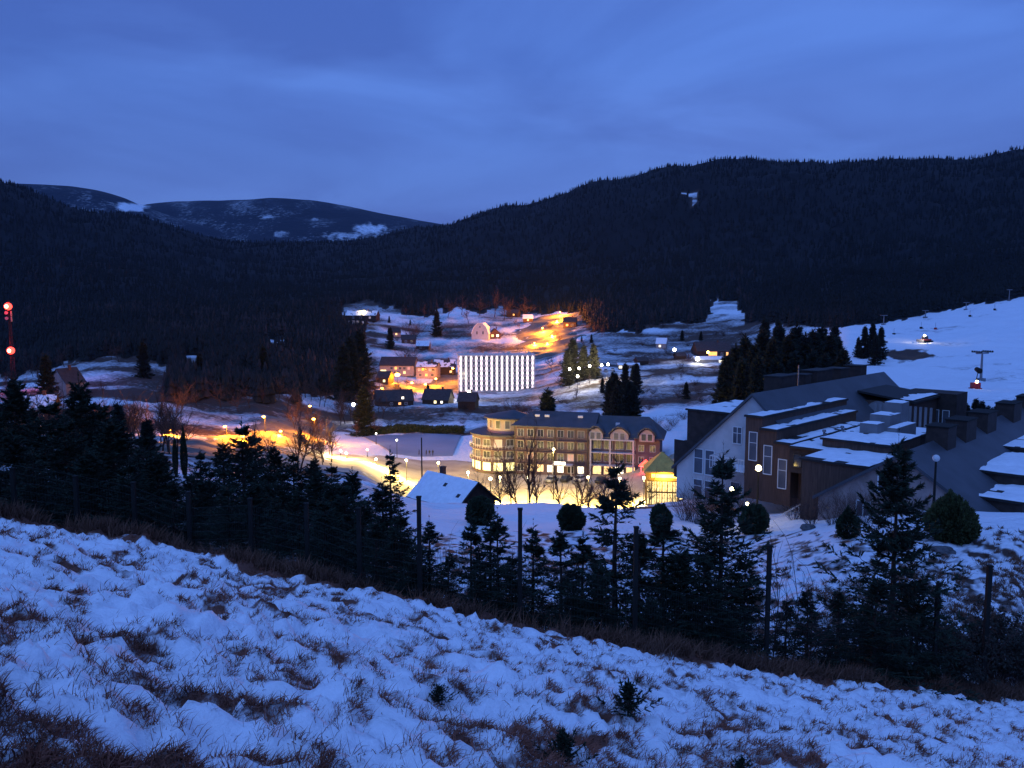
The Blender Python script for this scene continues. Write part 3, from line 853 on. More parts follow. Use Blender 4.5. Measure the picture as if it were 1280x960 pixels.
# ---- clipped evergreens and bushes in the garden beyond the fence
ball = make_clump('ball_thuja', 201, 0.75, 0.8, 9000, m_thuja, 0.13, core=0.62)
ball2 = make_clump('spreading_juniper', 202, 1.7, 1.35, 16000, m_thuja_y, 0.19, cone=0.45, core=0.6)
cone_ = make_clump('conical_thuja', 203, 0.55, 1.0, 7000, m_thuja, 0.09, cone=0.75)
colm = make_clump('columnar_thuja', 204, 0.55, 2.8, 9000, m_thuja, 0.13, cone=0.45)
for px, py, w_, proto, lb, hs in [(714, 663, 32, ball, 'round clipped thuja on the snow bank before the lit yard', 1.05), (826, 668, 26, ball, 'egg-shaped thuja between the round ones on the snow bank', 1.5), (942, 667, 34, ball, 'round clipped thuja beside a boulder in the snowy garden', 1.1),
                                  (600, 655, 34, ball, 'thuja bush standing in front of the snow-roofed house', 1.0)]:
    p = hit(px, py, 26)
    s = M(w_, p.y) / 1.6
    place(proto, (p.x, p.y, p.z - 0.1), rnd.uniform(0, 6), (s, s, s * hs), lb, 'thuja', 'clipped thujas in the garden')
p = hit(1188, 678, 26); s = M(58, p.y) / 3.5
place(ball2, (p.x, p.y, p.z - 0.1), 0.4, (s, s, s * 1.35), 'broad yellow-green evergreen shrub before the white gable of the apartments', 'shrub', None)
p = hit(1059, 673, 26); s = M(25, p.y) / 1.1
place(cone_, (p.x, p.y, p.z - 0.1), 0.4, (s, s, s * 0.9), 'small conical thuja in the snowy garden beyond the fence', 'thuja', None)
for px, py, hp in [(230, 582, 44), (219, 578, 30)]:
    Y = 70; x = tx(px, py) * Y; z = hz(x, Y); s = (slope(py - hp) * Y - z) / 5.6
    place(colm, (x, Y, z), 0, (s * 0.62, s * 0.62, s), 'slim columnar thuja standing in front of the orange road', 'thuja', 'columnar thujas by the road')
bush = make_leafy_bush('leafy_bush', 210, 0.6, 1.9, m_leaf)
for px, off, s in [(1205, 1.3, 1.0), (1245, 1.8, 1.15), (1285, 1.2, 1.05), (1225, 2.6, 1.1), (1180, 2.4, 0.9), (1090, 2.8, 0.8)]:
    t = tx(px, 800); Y = float(edge_y(t)) + off
    place(bush, (t * Y, Y, hz(t * Y, Y)), rnd.uniform(0, 6), s, 'bush with withered leaves growing by the end fence posts', 'bush', 'withered bushes by the fence')
sap = make_bare_tree('bare_sapling', 220, 3.0, 0.5, 3, 4, thin=0.45)
for px, py, off, wd in [(966, 640, 1.0, 1), (990, 650, 2.2, 1), (650, 645, 2.3, 0.8), (562, 650, 3.2, 0.8), (770, 640, 3.0, 0.8), (1015, 690, 1.0, 1.2), (1130, 700, 2.0, 1)]:
    t = tx(px, py); Y = float(edge_y(t)) + off; z = hz(t * Y, Y)
    s = (slope(py) * Y - z) / 3.3
    place(sap, (t * Y, Y, z), rnd.uniform(0, 6), (s * wd, s * wd, s), 'thin leafless sapling rising among the fence spruces', 'sapling', 'bare saplings along the fence')

# ---- boulders in the garden
m_rock = mat('grey_boulder', (0.10, 0.095, 0.10), 0.9, 0.3, 4, bump=0.5, bscale=6)
def boulder(px, py, wpx, hr, seed, lb):
    p = hit(px, py, 26); r = M(wpx, p.y) / 2
    mb = MB(); mb.ball((0, 0, 0), 1.0, 14, 9)
    rs = np.random.RandomState(seed)
    v = np.array(mb.v); n = fbm(v[:, 0] * 1.3 + 5, v[:, 1] * 1.3 + v[:, 2] * 1.1, seed, 3)
    v = v * (0.7 + 0.6 * n)[:, None] * np.array([r, r, r * hr])
    mb.v = [tuple(q) for q in v]
    o = mb.build('boulder', m_rock, None, False, (p.x, p.y, p.z + r * hr * 0.3))
    tag(o, lb, 'boulder')
boulder(878, 655, 20, 0.75, 1, 'grey boulder lying in the snow between two thujas')
boulder(1010, 662, 18, 0.6, 2, 'low dark boulder on the snowy garden slope')
boulder(1180, 690, 26, 0.4, 3, 'flat snow-dusted boulder at the foot of the green shrub')

# ---- dead grass in the meadow: tufts nobody could count
def blades(name, C, n_per, length, lean, spread, mt, label, seed, width=0.006):
    rs = np.random.RandomState(seed)
    C = np.repeat(C, n_per, 0); n = len(C)
    a = rs.uniform(0, 6.28, n)
    d = unit(np.stack([np.cos(a) * spread + lean[0], np.sin(a) * spread + lean[1], np.full(n, 0.9)], 1) + rs.normal(0, 0.18, (n, 3)))
    L = (length * rs.uniform(0.45, 1.25, n))[:, None]
    off = rs.normal(0, 1, (n, 2)) * length * 0.26
    A = C.copy(); A[:, 0] += off[:, 0]; A[:, 1] += off[:, 1]
    A[:, 2] = H(A[:, 0], A[:, 1]) - 0.02
    bend = np.stack([np.full(n, lean[0]), np.full(n, lean[1]), np.full(n, -0.55)], 1) * rs.uniform(0.2, 1.2, (n, 1))
    Bm = A + d * L * 0.55; T = Bm + unit(d + bend) * L * 0.5
    w = unit(np.cross(d, rs.normal(0, 1, (n, 3)))) * width
    w = w * (0.6 + 0.045 * np.hypot(A[:, 0], A[:, 1]))[:, None]
    V = np.stack([A - w, A + w, Bm + w * 0.8, Bm - w * 0.8, T], 1).reshape(-1, 3)
    b = (np.arange(n) * 5)[:, None]
    o = np_mesh(name, V, [b + np.array([[0, 1, 2, 3]]), b + np.array([[3, 2, 4]])], mt)
    return tag(o, label, 'grass', kind='stuff')
rs = np.random.RandomState(5)
def meadow_pts(n, seed, lo, hi):
    r_ = np.random.RandomState(seed)
    y = np.exp(r_.uniform(math.log(3.0), math.log(34), n)); x = r_.uniform(-0.85, 0.8, n) * y
    t = x / y
    k = y < edge_y(t) - 0.1
    x, y = x[k], y[k]
    b = bare_amount(x, y) + r_.normal(0, 0.02, len(x))
    k = r_.uniform(0, 1, len(x)) < np.clip((b - lo) / (hi - lo), 0, 1)
    x, y = x[k], y[k]
    return np.stack([x, y, H(x, y)], 1)
C1 = meadow_pts(24000, 6, 0.505, 0.625)
blades('dead_grass_tufts', C1, 26, 0.108, (0.42, -0.22), 0.55, m_grass, 'reddish brown dead grass tufts sticking out of the snowy meadow', 8, 0.0042)
C2 = meadow_pts(26000, 9, 0.36, 0.58)
blades('grass_stubble', C2, 5, 0.13, (0.2, -0.1), 0.5, m_grass, 'thin scattered stalks of dead grass poking through the snow', 10, 0.003)
# ---- strip of tall dead grass along the fence
r_ = np.random.RandomState(12)
n = 1900
t_ = r_.uniform(-0.80, 0.78, n); y_ = edge_y(t_) + np.abs(r_.normal(0.55, 0.55, n)) - 0.25
k = fbm(t_ * 14, y_ * 0.4, 3, 3) + r_.normal(0, 0.08, n) > 0.40
C3 = np.stack([t_[k] * y_[k], y_[k], H(t_[k] * y_[k], y_[k])], 1)
blades('tall_dead_grass', C3, 20, 0.42, (0.10, -0.08), 0.35, m_straw, 'strip of tall brown dead grass along the foot of the fence', 13, 0.006)

# ---- dead grass in the garden beyond the fence
r_ = np.random.RandomState(14)
n = 5200
t_ = r_.uniform(-0.16, 0.72, n); y_ = edge_y(t_) + 1.2 + np.abs(r_.normal(0, 9, n))
pz = H(t_ * y_, y_); pp = to_px(t_ * y_, y_, pz)
k = (fbm(t_ * y_ * 0.9, y_ * 0.6, 61, 3) + np.clip((pp[0] - 1000) / 280, 0, 1) * 0.10 + r_.normal(0, 0.03, n) > 0.535) & (pp[1] > 655)
C4 = np.stack([t_[k] * y_[k], y_[k], pz[k]], 1)
blades('garden_grass', C4, 26, 0.24, (0.15, -0.15), 0.6, m_straw, 'clumps of dead grass on the snowy slope beyond the fence', 15, 0.005)

# ---- bare trees and spruces of the valley
bare = [make_bare_tree('bare_tree', 300 + i, 9.0, sp_, 4, kd, dr) for i, (sp_, kd, dr) in enumerate([(0.55, 5, 0), (0.48, 6, 0.1), (0.62, 5, 0.15), (0.40, 5, 0.0)])]
mid_sp = [make_spruce('valley_spruce', 320 + i, 14.0, r_, 17, 6, 5, 3, 0.06, 0.03, m_needle2, 0.17, 0.05) for i, r_ in enumerate((3.0, 2.5, 3.5))]
lit_sp = make_spruce('lamplit_spruce', 330, 14.0, 3.0, 17, 6, 5, 3, 0.06, 0.03, mat('lamplit_needles', (0.085, 0.080, 0.045), 0.85, 0.3, 0.6), 0.17, 0.05)  # needles coloured paler to stand for the car park lamplight
def tree_at(proto_list, px, top, Y, wf, label, cat, group, hh):
    p = foot(px, Y)
    h = slope(top) * Y - p.z
    if h < 0.8: return
    s = h / hh
    k = rnd.randrange(len(proto_list))
    place(proto_list[k], (p.x, p.y, p.z - 0.1), rnd.uniform(0, 6.28), (s * wf, s * wf, s), label, cat, group)
def zspr(px, top, Y, label, group, wf=1.0):
    tree_at(mid_sp, px, top, Y, wf, label, 'spruce', group, 14.6)
def zbare(px, top, Y, label, group, wf=1.0):
    tree_at(bare, px, top, Y, wf, label, 'tree', group, 10.2)
for px, top, Y in [(868, 608, 62), (888, 600, 62), (908, 604, 61), (926, 612, 60), (1040, 618, 49), (1058, 612, 48), (1078, 615, 47), (1096, 610, 46), (1148, 622, 45), (1015, 620, 52), (992, 618, 56), (856, 612, 63)]:
    tree_at(bare_bush, px, top, Y, 0.95, 'leafless shrub against the %s of the apartments' % ('white gable' if px < 950 else 'low wing'), 'shrub', 'bare shrubs before the apartments', 3.0)
for px, top, Y in [(648, 428, 590), (656, 432, 575), (664, 430, 580), (672, 434, 570), (682, 433, 565), (700, 432, 575), (708, 428, 590), (476, 478, 400), (500, 482, 395), (520, 486, 385), (552, 480, 395), (565, 482, 390), (575, 484, 385), (508, 470, 430)]:
    zbare(px, top, Y, 'leafless tree catching the orange light of the %s' % ('hill road' if px > 600 else 'village street'), 'bare trees by the orange lamps', 1.4)
r4 = random.Random(41)
n4 = 0
while n4 < 46:                                        # dark bare trees between the road, the lot and the village
    px = r4.uniform(366, 474); Y = r4.uniform(215, 400)
    p = foot(px, Y); qx, qy = to_px(p.x, p.y, p.z); n4 += 1
    if qy > 575 or (qx > 425 and qy > 548): continue
    h = r4.uniform(6, 11)
    zbare(px, to_px(p.x, p.y, p.z + h)[1], Y, '%s leafless tree between the frozen lot and the dark hill wood' % ('tall' if h > 9 else 'short' if h < 7.4 else 'slender'), 'bare trees beside the frozen lot', 1.35)
for k in range(90):                                   # scrub on the snow fields
    px = r4.uniform(480, 900); py = r4.uniform(398, 540)
    p = hit(px, py, 235)
    if p.y > 760 or (560 < px < 690 and 425 < py < 500) or (690 < px < 770 and 455 < py < 475) or (460 < px < 600 and p.y < 275): continue
    s = r4.uniform(0.6, 1.2) * (0.7 + p.y / 900)
    where = 'below the snowy clearing' if px > 770 and py < 470 else 'on the field behind the curved hotel' if py > 470 else 'on the hillside above the village'
    place(bare_bush[k % 2], (p.x, p.y, p.z - 0.1), r4.uniform(0, 6.28), (s * 1.3, s * 1.3, s), '%s leafless shrub %s' % ('big' if s > 1.15 else 'small', where), 'shrub', 'scrub on the snow fields')
for k in range(34):
    px = r4.uniform(486, 880); py = r4.uniform(400, 500)
    p = hit(px, py, 280)
    if p.y > 760 or (560 < px < 690 and 425 < py < 505) or (690 < px < 770 and 450 < py < 475): continue
    h = r4.uniform(4, 8)
    if k % 2: zspr(px, to_px(p.x, p.y, p.z + h)[1], p.y, '%s spruce scattered over the village slopes' % ('young' if h < 6 else 'dark'), 'spruces of the village', 1.2)
    else: zbare(px, to_px(p.x, p.y, p.z + h)[1], p.y, '%s leafless garden tree in the village' % ('small' if h < 6 else 'tall'), 'garden trees of the village', 1.4)
# spruce mass left of the ski slope
L1, G1 = 'tall dark spruce in the thick group between the apartments and the ski slope', 'spruces beside the ski slope'
for px, top, Y in [(905, 440, 200), (917, 428, 215), (930, 416, 230), (941, 428, 205), (952, 408, 240), (962, 420, 210), (972, 404, 245), (983, 412, 215), (994, 402, 250), (1003, 414, 210), (1014, 408, 225), (1024, 404, 245), (1034, 414, 205), (1043, 420, 215), (946, 440, 180), (926, 445, 185), (968, 440, 180), (990, 436, 180), (1012, 436, 180), (1030, 440, 180), (1052, 432, 195), (955, 395, 380), (972, 398, 370), (1042, 404, 300)]:
    zspr(px, top, Y, '%s dark spruce %s the thick group beside the ski slope' % ('tall' if top < 410 else 'middling' if top < 430 else 'low', 'at the front of' if Y < 190 else 'in the middle of' if Y < 225 else 'at the back of'), G1, 1.15)
L2, G2 = 'spruce standing alone in a clump on the open ski slope', 'clump of spruces on the ski slope'
for px, top, Y in [(1080, 406, 285), (1090, 402, 290), (1100, 407, 284), (1072, 420, 287), (1094, 416, 276)]:
    zspr(px, top, Y, L2, G2, 1.1)
L3, G3 = 'small spruce at the foot of the ski slope behind the apartment roofs', 'spruces behind the apartment roofs'
for px, top, Y in [(1184, 496, 128), (1196, 502, 122), (1207, 503, 126), (1218, 496, 125), (1226, 499, 120), (1234, 505, 124), (1246, 501, 122), (1256, 506, 125), (1266, 497, 120), (1276, 502, 122), (1190, 508, 118), (1240, 508, 118)]:
    zspr(px, top, Y, L3, G3, 1.35)
L4, G4 = 'dark spruce in the small group on the snow field behind the hotel', 'spruces on the snow field'
for px, top, Y in [(768, 462, 262), (762, 470, 258), (773, 472, 256), (787, 474, 258), (792, 480, 254), (781, 452, 345), (795, 452, 345), (770, 480, 250)]:
    zspr(px, top, Y, L4, G4, 1.15)
zspr(685, 482, 208, 'single dark spruce rising behind the roof of the curved hotel', None, 1.2)
zspr(546, 388, 640, 'tall lone spruce on the snowy hillside above the lit block', None, 1.3)
zspr(488, 408, 560, 'small lone spruce on the hillside below the chalet', None, 1.2)
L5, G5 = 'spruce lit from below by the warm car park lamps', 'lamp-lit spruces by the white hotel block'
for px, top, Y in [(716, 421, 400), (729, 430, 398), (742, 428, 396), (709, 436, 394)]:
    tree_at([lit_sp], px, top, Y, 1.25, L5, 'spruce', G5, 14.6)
L6, G6 = 'dark spruce among the bare trees on the left valley side', 'spruces of the left valley side'
for k6, (px, top, Y) in enumerate([(105, 497, 120), (20, 470, 150), (60, 440, 240), (180, 425, 330), (250, 440, 330), (330, 430, 360), (440, 418, 380), (452, 410, 400), (430, 428, 370), (455, 480, 260), (150, 500, 100), (0, 500, 90), (45, 510, 80), (85, 515, 70), (185, 520, 62), (130, 520, 80)]):
    zspr(px, top, Y, '%s dark spruce %s' % ('tall' if k6 % 2 else 'bushy', 'among the bare trees far up the left valley side' if Y > 230 else 'between the fence row and the road on the left'), G6, 1.25)
L7, G7 = 'leafless brown tree in the loose wood on the left valley side', 'bare trees of the left valley side'
r2 = random.Random(21)
for k in range(210):
    px = r2.uniform(-20, 480); Y = math.exp(r2.uniform(math.log(110), math.log(440)))
    p = foot(px, Y); qx, qy = to_px(p.x, p.y, p.z)
    if qy > 590: continue
    if 75 < qx < 205 and 462 < qy < 545 and r2.random() < 0.85: continue
    if 225 < qx < 385 and 520 < qy < 585 and r2.random() < 0.9: continue
    if qx > 415 and (qy > 540 or Y < 220): continue
    h = r2.uniform(6, 11)
    top = to_px(p.x, p.y, p.z + h)[1]
    wh = 'beside the orange road' if (qy > 515 and qx > 190) else 'below the mast' if qx < 90 else 'around the snowy clearing' if qx < 215 else 'on the slope beneath the hill wood'
    zbare(px, top, Y, '%s leafless brown tree %s' % ('tall' if h > 9.5 else 'slender' if h > 7.7 else 'short', wh), G7, 1.3)
L8, G8 = 'leafless tree in front of the floodlit hotel yard', 'bare trees before the hotel yard'
for px, top, Y in [(648, 535, 130), (660, 520, 133), (672, 552, 135), (640, 560, 128), (626, 568, 130), (700, 572, 128), (738, 575, 128), (720, 560, 140), (762, 570, 132), (790, 590, 128), (605, 580, 125), (810, 585, 126)]:
    zbare(px, top, Y, L8, G8, 0.95)
L9, G9 = 'leafless tree on the dark slope behind the white hotel block', 'bare trees above the village'
for px, top, Y in [(560, 372, 720), (577, 366, 740), (600, 364, 740), (618, 360, 740), (640, 366, 740), (655, 368, 735), (530, 378, 720), (508, 380, 730), (586, 380, 700), (630, 374, 720), (736, 395, 600), (745, 402, 590), (690, 440, 470), (702, 445, 470), (650, 438, 500), (662, 436, 505), (640, 440, 500)]:
    zbare(px, top, Y, L9, G9, 1.35)
L10, G10 = 'leafless shrub on the snow beside the village houses', 'bare shrubs in the village'
for px, top, Y in [(855, 462, 400), (850, 452, 420), (866, 460, 410), (930, 425, 520), (925, 412, 560), (905, 412, 560), (655, 505, 300), (563, 505, 320), (580, 500, 330), (520, 400, 640), (512, 405, 630), (640, 498, 320), (840, 470, 380), (880, 480, 350), (505, 435, 520), (515, 430, 530)]:
    tree_at(bare_bush, px, top, Y, 1.2, L10, 'shrub', G10, 3.0)

# ================================================================== BUILDINGS
m_white = mat('white_plaster', (0.50, 0.47, 0.46), 0.85, 0.08, 0.8)
m_cream = mat('cream_plaster', (0.36, 0.29, 0.26), 0.85, 0.10, 0.8)
m_grey = mat('grey_plaster', (0.20, 0.19, 0.20), 0.85, 0.10, 0.8)
m_wood_wall = mat('brown_timber_cladding', (0.085, 0.048, 0.036), 0.8, 0.25, 2.0, stretch=(6, 6, 0.4))
m_dark_wood = mat('dark_timber', (0.040, 0.026, 0.022), 0.8, 0.25, 2.0)
m_roof = mat('dark_sheet_roof', (0.060, 0.062, 0.072), 0.55, 0.15, 0.5, spec=0.4)
m_tile = mat('dark_tile_roof', (0.050, 0.040, 0.042), 0.75, 0.2, 1.0)
m_edge = mat('roof_edge', (0.020, 0.018, 0.018), 0.7, 0.1, 2)
m_frame = mat('white_frame', (0.60, 0.60, 0.60), 0.6, 0.05, 2)
m_dframe = mat('dark_frame', (0.05, 0.04, 0.035), 0.6, 0.1, 2)
m_metal = mat('galvanised_steel', (0.22, 0.22, 0.24), 0.5, 0.12, 4, metal=0.6)
m_post = mat('dark_post', (0.014, 0.013, 0.012), 0.95, 0.15, 4)
m_snow = mat('snow_cap', (0.80, 0.82, 0.86), 0.7, 0.06, 1.5, bump=0.35, bscale=3)
m_asph = mat('snowy_asphalt', (0.20, 0.17, 0.14), 0.8, 0.25, 0.35, col2=(0.09, 0.075, 0.065))
m_lot = mat('frozen_lot', (0.24, 0.27, 0.34), 0.55, 0.1, 0.06, spec=0.4)
m_brick = mat('brick_chimney', (0.10, 0.05, 0.04), 0.9, 0.2, 6)
m_glass = mat('dark_glass', (0.030, 0.035, 0.045), 0.12, 0.1, 1, spec=0.6)
m_glassb = mat('grey_blind_glass', (0.085, 0.09, 0.11), 0.25, 0.2, 0.6, spec=0.5)
g_warm = glow('lit_window_warm', (1.0, 0.62, 0.25), 1.5, 0.35, 1.5)
g_yel = glow('lit_window_yellow', (1.0, 0.86, 0.36), 1.9, 0.3, 1.2)
g_white = glow('lit_window_white', (1.0, 0.88, 0.66), 2.2, 0.3, 1.2)
g_dim = glow('lit_window_dim', (1.0, 0.62, 0.48), 0.22, 0.5, 0.9)
g_orange = glow('lit_window_orange', (1.0, 0.45, 0.10), 1.6, 0.3, 1.5)

_WM = {}
def _wmesh(key, fn, mt):
    k = (key, mt.name)
    if k not in _WM:
        mb = fn(); me = bpy.data.meshes.new(key[0]); me.from_pydata(mb.v, [], mb.f); me.update(); me.materials.append(mt); _WM[k] = me
    return _WM[k]
def window(parent, pos, w, h, rz=0.0, glass=None, frame=None, bars=1, cross=False, name='window'):
    """frame (part) with its pane (sub-part); faces local -y before turning by rz"""
    glass = glass or m_glass; frame = frame or m_frame
    def fr():
        mb = MB(); b = min(0.09, w * 0.09)
        mb.box(-w / 2 - b, -0.07, -h / 2 - b, -w / 2, 0.02, h / 2 + b).box(w / 2, -0.07, -h / 2 - b, w / 2 + b, 0.02, h / 2 + b)
        mb.box(-w / 2, -0.07, h / 2, w / 2, 0.02, h / 2 + b).box(-w / 2, -0.12, -h / 2 - b, w / 2, 0.02, -h / 2)
        for k in range(bars):
            x = -w / 2 + w * (k + 1) / (bars + 1)
            mb.box(x - b * 0.4, -0.065, -h / 2, x + b * 0.4, 0.0, h / 2)
        if cross: mb.box(-w / 2, -0.066, h * 0.12, w / 2, 0.0, h * 0.12 + b * 0.7)
        return mb
    o = bpy.data.objects.new(name, _wmesh(('window', round(w, 2), round(h, 2), bars, cross), fr, frame))
    link(o, parent); o.location = pos; o.rotation_euler = (0, 0, rz)
    p = bpy.data.objects.new('pane', _wmesh(('pane', round(w, 2), round(h, 2)), lambda: MB().box(-w / 2, -0.03, -h / 2, w / 2, 0.01, h / 2), glass))
    link(p, o)
    return o
def snow_patch(parent, x0, y0, x1, y1, z, seed=1, th=0.10, slope_=0.0, name='snow_cover', hole=0.38):
    """lumpy sheet of snow with ragged rim lying on a flat roof"""
    nx = max(6, int((x1 - x0) / 0.35)); ny = max(6, int((y1 - y0) / 0.35))
    X, Y = np.meshgrid(np.linspace(x0, x1, nx), np.linspace(y0, y1, ny))
    n = fbm(X * 0.8 + seed * 7, Y * 0.8, seed, 3)
    e = np.minimum(np.minimum(X - x0, x1 - X) / (x1 - x0), np.minimum(Y - y0, y1 - Y) / (y1 - y0))
    hgt = np.clip((n - hole) * 3 + 0.2, 0, 1) * np.clip(e * 14 + 0.15, 0, 1) * th
    i = np.arange(nx * ny).reshape(ny, nx)
    q = np.stack([i[:-1, :-1], i[:-1, 1:], i[1:, 1:], i[1:, :-1]], -1).reshape(-1, 4)
    keep = hgt.ravel()[q].max(1) > 0.012
    V = np.stack([X.ravel(), Y.ravel(), z + hgt.ravel() + 0.004], 1)
    if keep.sum() == 0: return
    np_mesh(name, V, [q[keep]], m_snow, True, parent)
def gable_body(parent, x0, x1, hw, he, hr, mt, name='wall'):
    return MB().xprism([(hw, 0), (hw, he), (0, hr), (-hw, he), (-hw, 0)], x0, x1).build(name, mt, parent)
def gable_roof(parent, x0, x1, hw, he, hr, mt, over=0.4, th=0.22, snow=None, name='roof'):
    k = (hr - he) / hw
    e = hw + over
    lz = hr - k * e
    mb = MB()
    mb.xprism([(0, hr), (e, lz), (e, lz + th), (0, hr + th)], x0 - over, x1 + over)
    mb.xprism([(0, hr), (0, hr + th), (-e, lz + th), (-e, lz)], x0 - over, x1 + over)
    o = mb.build(name, mt, parent)
    if snow:
        for sg in snow:
            nx = max(8, int((x1 - x0) / 0.5)); ny = max(6, int(e / 0.4))
            U, W = np.meshgrid(np.linspace(x0 - over + 0.05, x1 + over - 0.05, nx), np.linspace(0.02, 0.98, ny))
            Yl = sg * W * e; Zl = hr + th - k * W * e
            n = fbm(U * 0.6 + sg * 3, W * e * 0.6, int(hr * 10), 3)
            hg = np.clip((n - 0.34) * 3, 0, 1) * 0.10
            i = np.arange(nx * ny).reshape(ny, nx); q = np.stack([i[:-1, :-1], i[:-1, 1:], i[1:, 1:], i[1:, :-1]], -1).reshape(-1, 4)
            kp = hg.ravel()[q].max(1) > 0.01
            if kp.any(): np_mesh('snow_cover', np.stack([U.ravel(), Yl.ravel(), Zl.ravel() + hg.ravel() + 0.005], 1), [q[kp]], m_snow, True, o)
    return o
def chimney(parent, x, y, z0, z1, w=0.7, mt=None):
    mb = MB().box(x - w / 2, y - w / 2, z0, x + w / 2, y + w / 2, z1).box(x - w / 2 - 0.06, y - w / 2 - 0.06, z1, x + w / 2 + 0.06, y + w / 2 + 0.06, z1 + 0.1)
    return mb.build('chimney', mt or m_brick, parent)

def house(name, px, Y, wpx, depth, he, hr, rz, wallm, roofm, label, cat='house', snow=None, wins=(), gable_front=False, door=None, chim=True, base=None, group=None, zoff=-0.3):
    """pitched-roof house: ridge along local x unless gable_front; wins = (x fraction, z, w, h, glass)"""
    p = foot(px, Y)
    if base is not None: p = hit(px, base, 240)
    L = M(wpx, Y)
    root = empty(name, (p.x, p.y, p.z + zoff), rz, label, cat, group)
    if gable_front:
        inner = R(90)
        w_ = MB().yprism([(L / 2, 0), (L / 2, he), (0, hr), (-L / 2, he), (-L / 2, 0)], 0, depth).build('wall', wallm, root)
        k = (hr - he) / (L / 2); e = L / 2 + 0.35; lz = hr - k * e; th = 0.2
        mb = MB().yprism([(0, hr), (e, lz), (e, lz + th), (0, hr + th)], -0.4, depth + 0.4).yprism([(0, hr), (0, hr + th), (-e, lz + th), (-e, lz)], -0.4, depth + 0.4)
        rf = mb.build('roof', roofm, root)
    else:
        MB().add([], []) 
        mb = MB().xprism([(0, 0), (0, he), (depth / 2, hr), (depth, he), (depth, 0)], -L / 2, L / 2)
        mb.build('wall', wallm, root)
        k = (hr - he) / (depth / 2); e = depth / 2 + 0.4; lz = hr - k * e; th = 0.22
        mb = MB().xprism([(depth / 2, hr), (depth / 2 + e, lz), (depth / 2 + e, lz + th), (depth / 2, hr + th)], -L / 2 - 0.4, L / 2 + 0.4)
        mb.xprism([(depth / 2, hr), (depth / 2, hr + th), (depth / 2 - e, lz + th), (depth / 2 - e, lz)], -L / 2 - 0.4, L / 2 + 0.4)
        rf = mb.build('roof', roofm, root)
        if snow:
            nx = max(8, int(L / 0.5)); ny = 12
            U, W = np.meshgrid(np.linspace(-L / 2 - 0.35, L / 2 + 0.35, nx), np.linspace(0.02, 0.98, ny))
            n = fbm(U * 0.5 + px, W * e * 0.5, int(px), 3); hg = np.clip((n - (1 - snow)) * 4, 0, 1) * 0.14
            i = np.arange(nx * ny).reshape(ny, nx); q = np.stack([i[:-1, :-1], i[1:, :-1], i[1:, 1:], i[:-1, 1:]], -1).reshape(-1, 4)
            kp = hg.ravel()[q].max(1) > 0.01
            if kp.any(): np_mesh('snow_cover', np.stack([U.ravel(), depth / 2 - W.ravel() * e, hr + th - k * W.ravel() * e + hg.ravel() + 0.006], 1), [q[kp]], m_snow, True, rf)
    if chim: chimney(rf, L * 0.18, depth * 0.5, hr - 0.6, hr + 1.1, 0.7)
    for (fx, z, w_, h_, gl) in wins:
        window(root, (fx * L / 2, -0.003, z), w_, h_, 0, gl)
    if door is not None:
        d = MB().box(-0.5, -0.06, 0.3, 0.5, 0.02, 2.4).build('door', m_dark_wood, root); d.location = (door * L / 2, 0, 0)
        MB().box(0.32, -0.12, 1.25, 0.42, -0.06, 1.33).build('handle', m_metal, d)
    return root

# ---------------------------------------------------------------- apartments on the right, first wing (white gable)
O1 = P(942, 492, 66); ZB1 = -17.3
ap = empty('apartment_building', (O1.x, O1.y, ZB1), R(45.8), 'large gabled apartment building with stepped brown dormers and white gable wall', 'building')
RH = O1.z - ZB1 - 0.2
gable_body(ap, 0, 29, 7.2, 2.9, RH, m_white)
rf = gable_roof(ap, 0, 29, 7.2, 2.9, RH, m_roof, 0.35, 0.25)
def rbox(par, name, x0, x1, b0, b1, z0, z1, mt):      # b runs towards the viewer
    return MB().box(x0, -b1, z0, x1, -b0, z1).build(name, mt, par)
for x, wx, hh in [(5.5, 3.0, 1.15), (10.5, 1.3, 1.0), (13.0, 3.6, 1.2), (18.5, 2.0, 1.1), (23.6, 1.7, 1.1)]:
    o = MB().box(x, 0.35, RH - 1.6, x + wx, 1.9, RH + hh).build('chimney', m_dark_wood, rf)
    MB().box(x - 0.08, 0.27, RH + hh, x + wx + 0.08, 1.98, RH + hh + 0.1).build('cap', m_edge, o)
MB().tube((9.6, 0.6, RH - 0.3), (9.6, 0.6, RH + 2.0), 0.06, 0.05, 6).build('pipe', m_metal, rf)
# box dormer on the left slope
d = MB().box(0.6, 1.6, 2.5, 9.0, 6.6, 7.9).build('dormer', m_dark_wood, ap)
MB().box(0.45, 1.4, 7.9, 9.2, 6.75, 8.05).build('dormer_roof', m_edge, d)
snow_patch(d, 0.5, 1.5, 9.1, 6.6, 8.055, 3, 0.16, hole=0.40)
d = MB().box(1.2, 6.6, 1.5, 7.0, 8.3, 5.0).build('dormer', m_dark_wood, ap)
snow_patch(d, 1.2, 6.65, 7.0, 8.3, 5.004, 5, 0.16, hole=0.35)
# stepped brown volumes with tall windows
for k, (b0, b1, zt) in enumerate([(0.75, 2.15, 8.35), (2.15, 3.45, 7.45), (3.45, 4.75, 6.55)]):
    d = rbox(ap, 'stepped_bay', -2.6 - 0.15 * k, 14 - k, b0 + (0.003 * k), b1, 1.8 - 0.01 * k, zt, m_wood_wall)
    rbox(d, 'parapet', -2.75 - 0.15 * k, 14.1 - k, b0 - 0.10, b1 + 0.12, zt, zt + 0.16, m_edge)
    snow_patch(d, -2.6 - 0.15 * k, -b1, 14 - k, -b0, zt + 0.165, 10 + k, 0.14, hole=0.40)
    window(ap, (-2.605 - 0.15 * k, -(b0 + b1) / 2, zt - 2.3), 0.62, 2.2, R(-90), m_glassb, m_frame, 0, True)
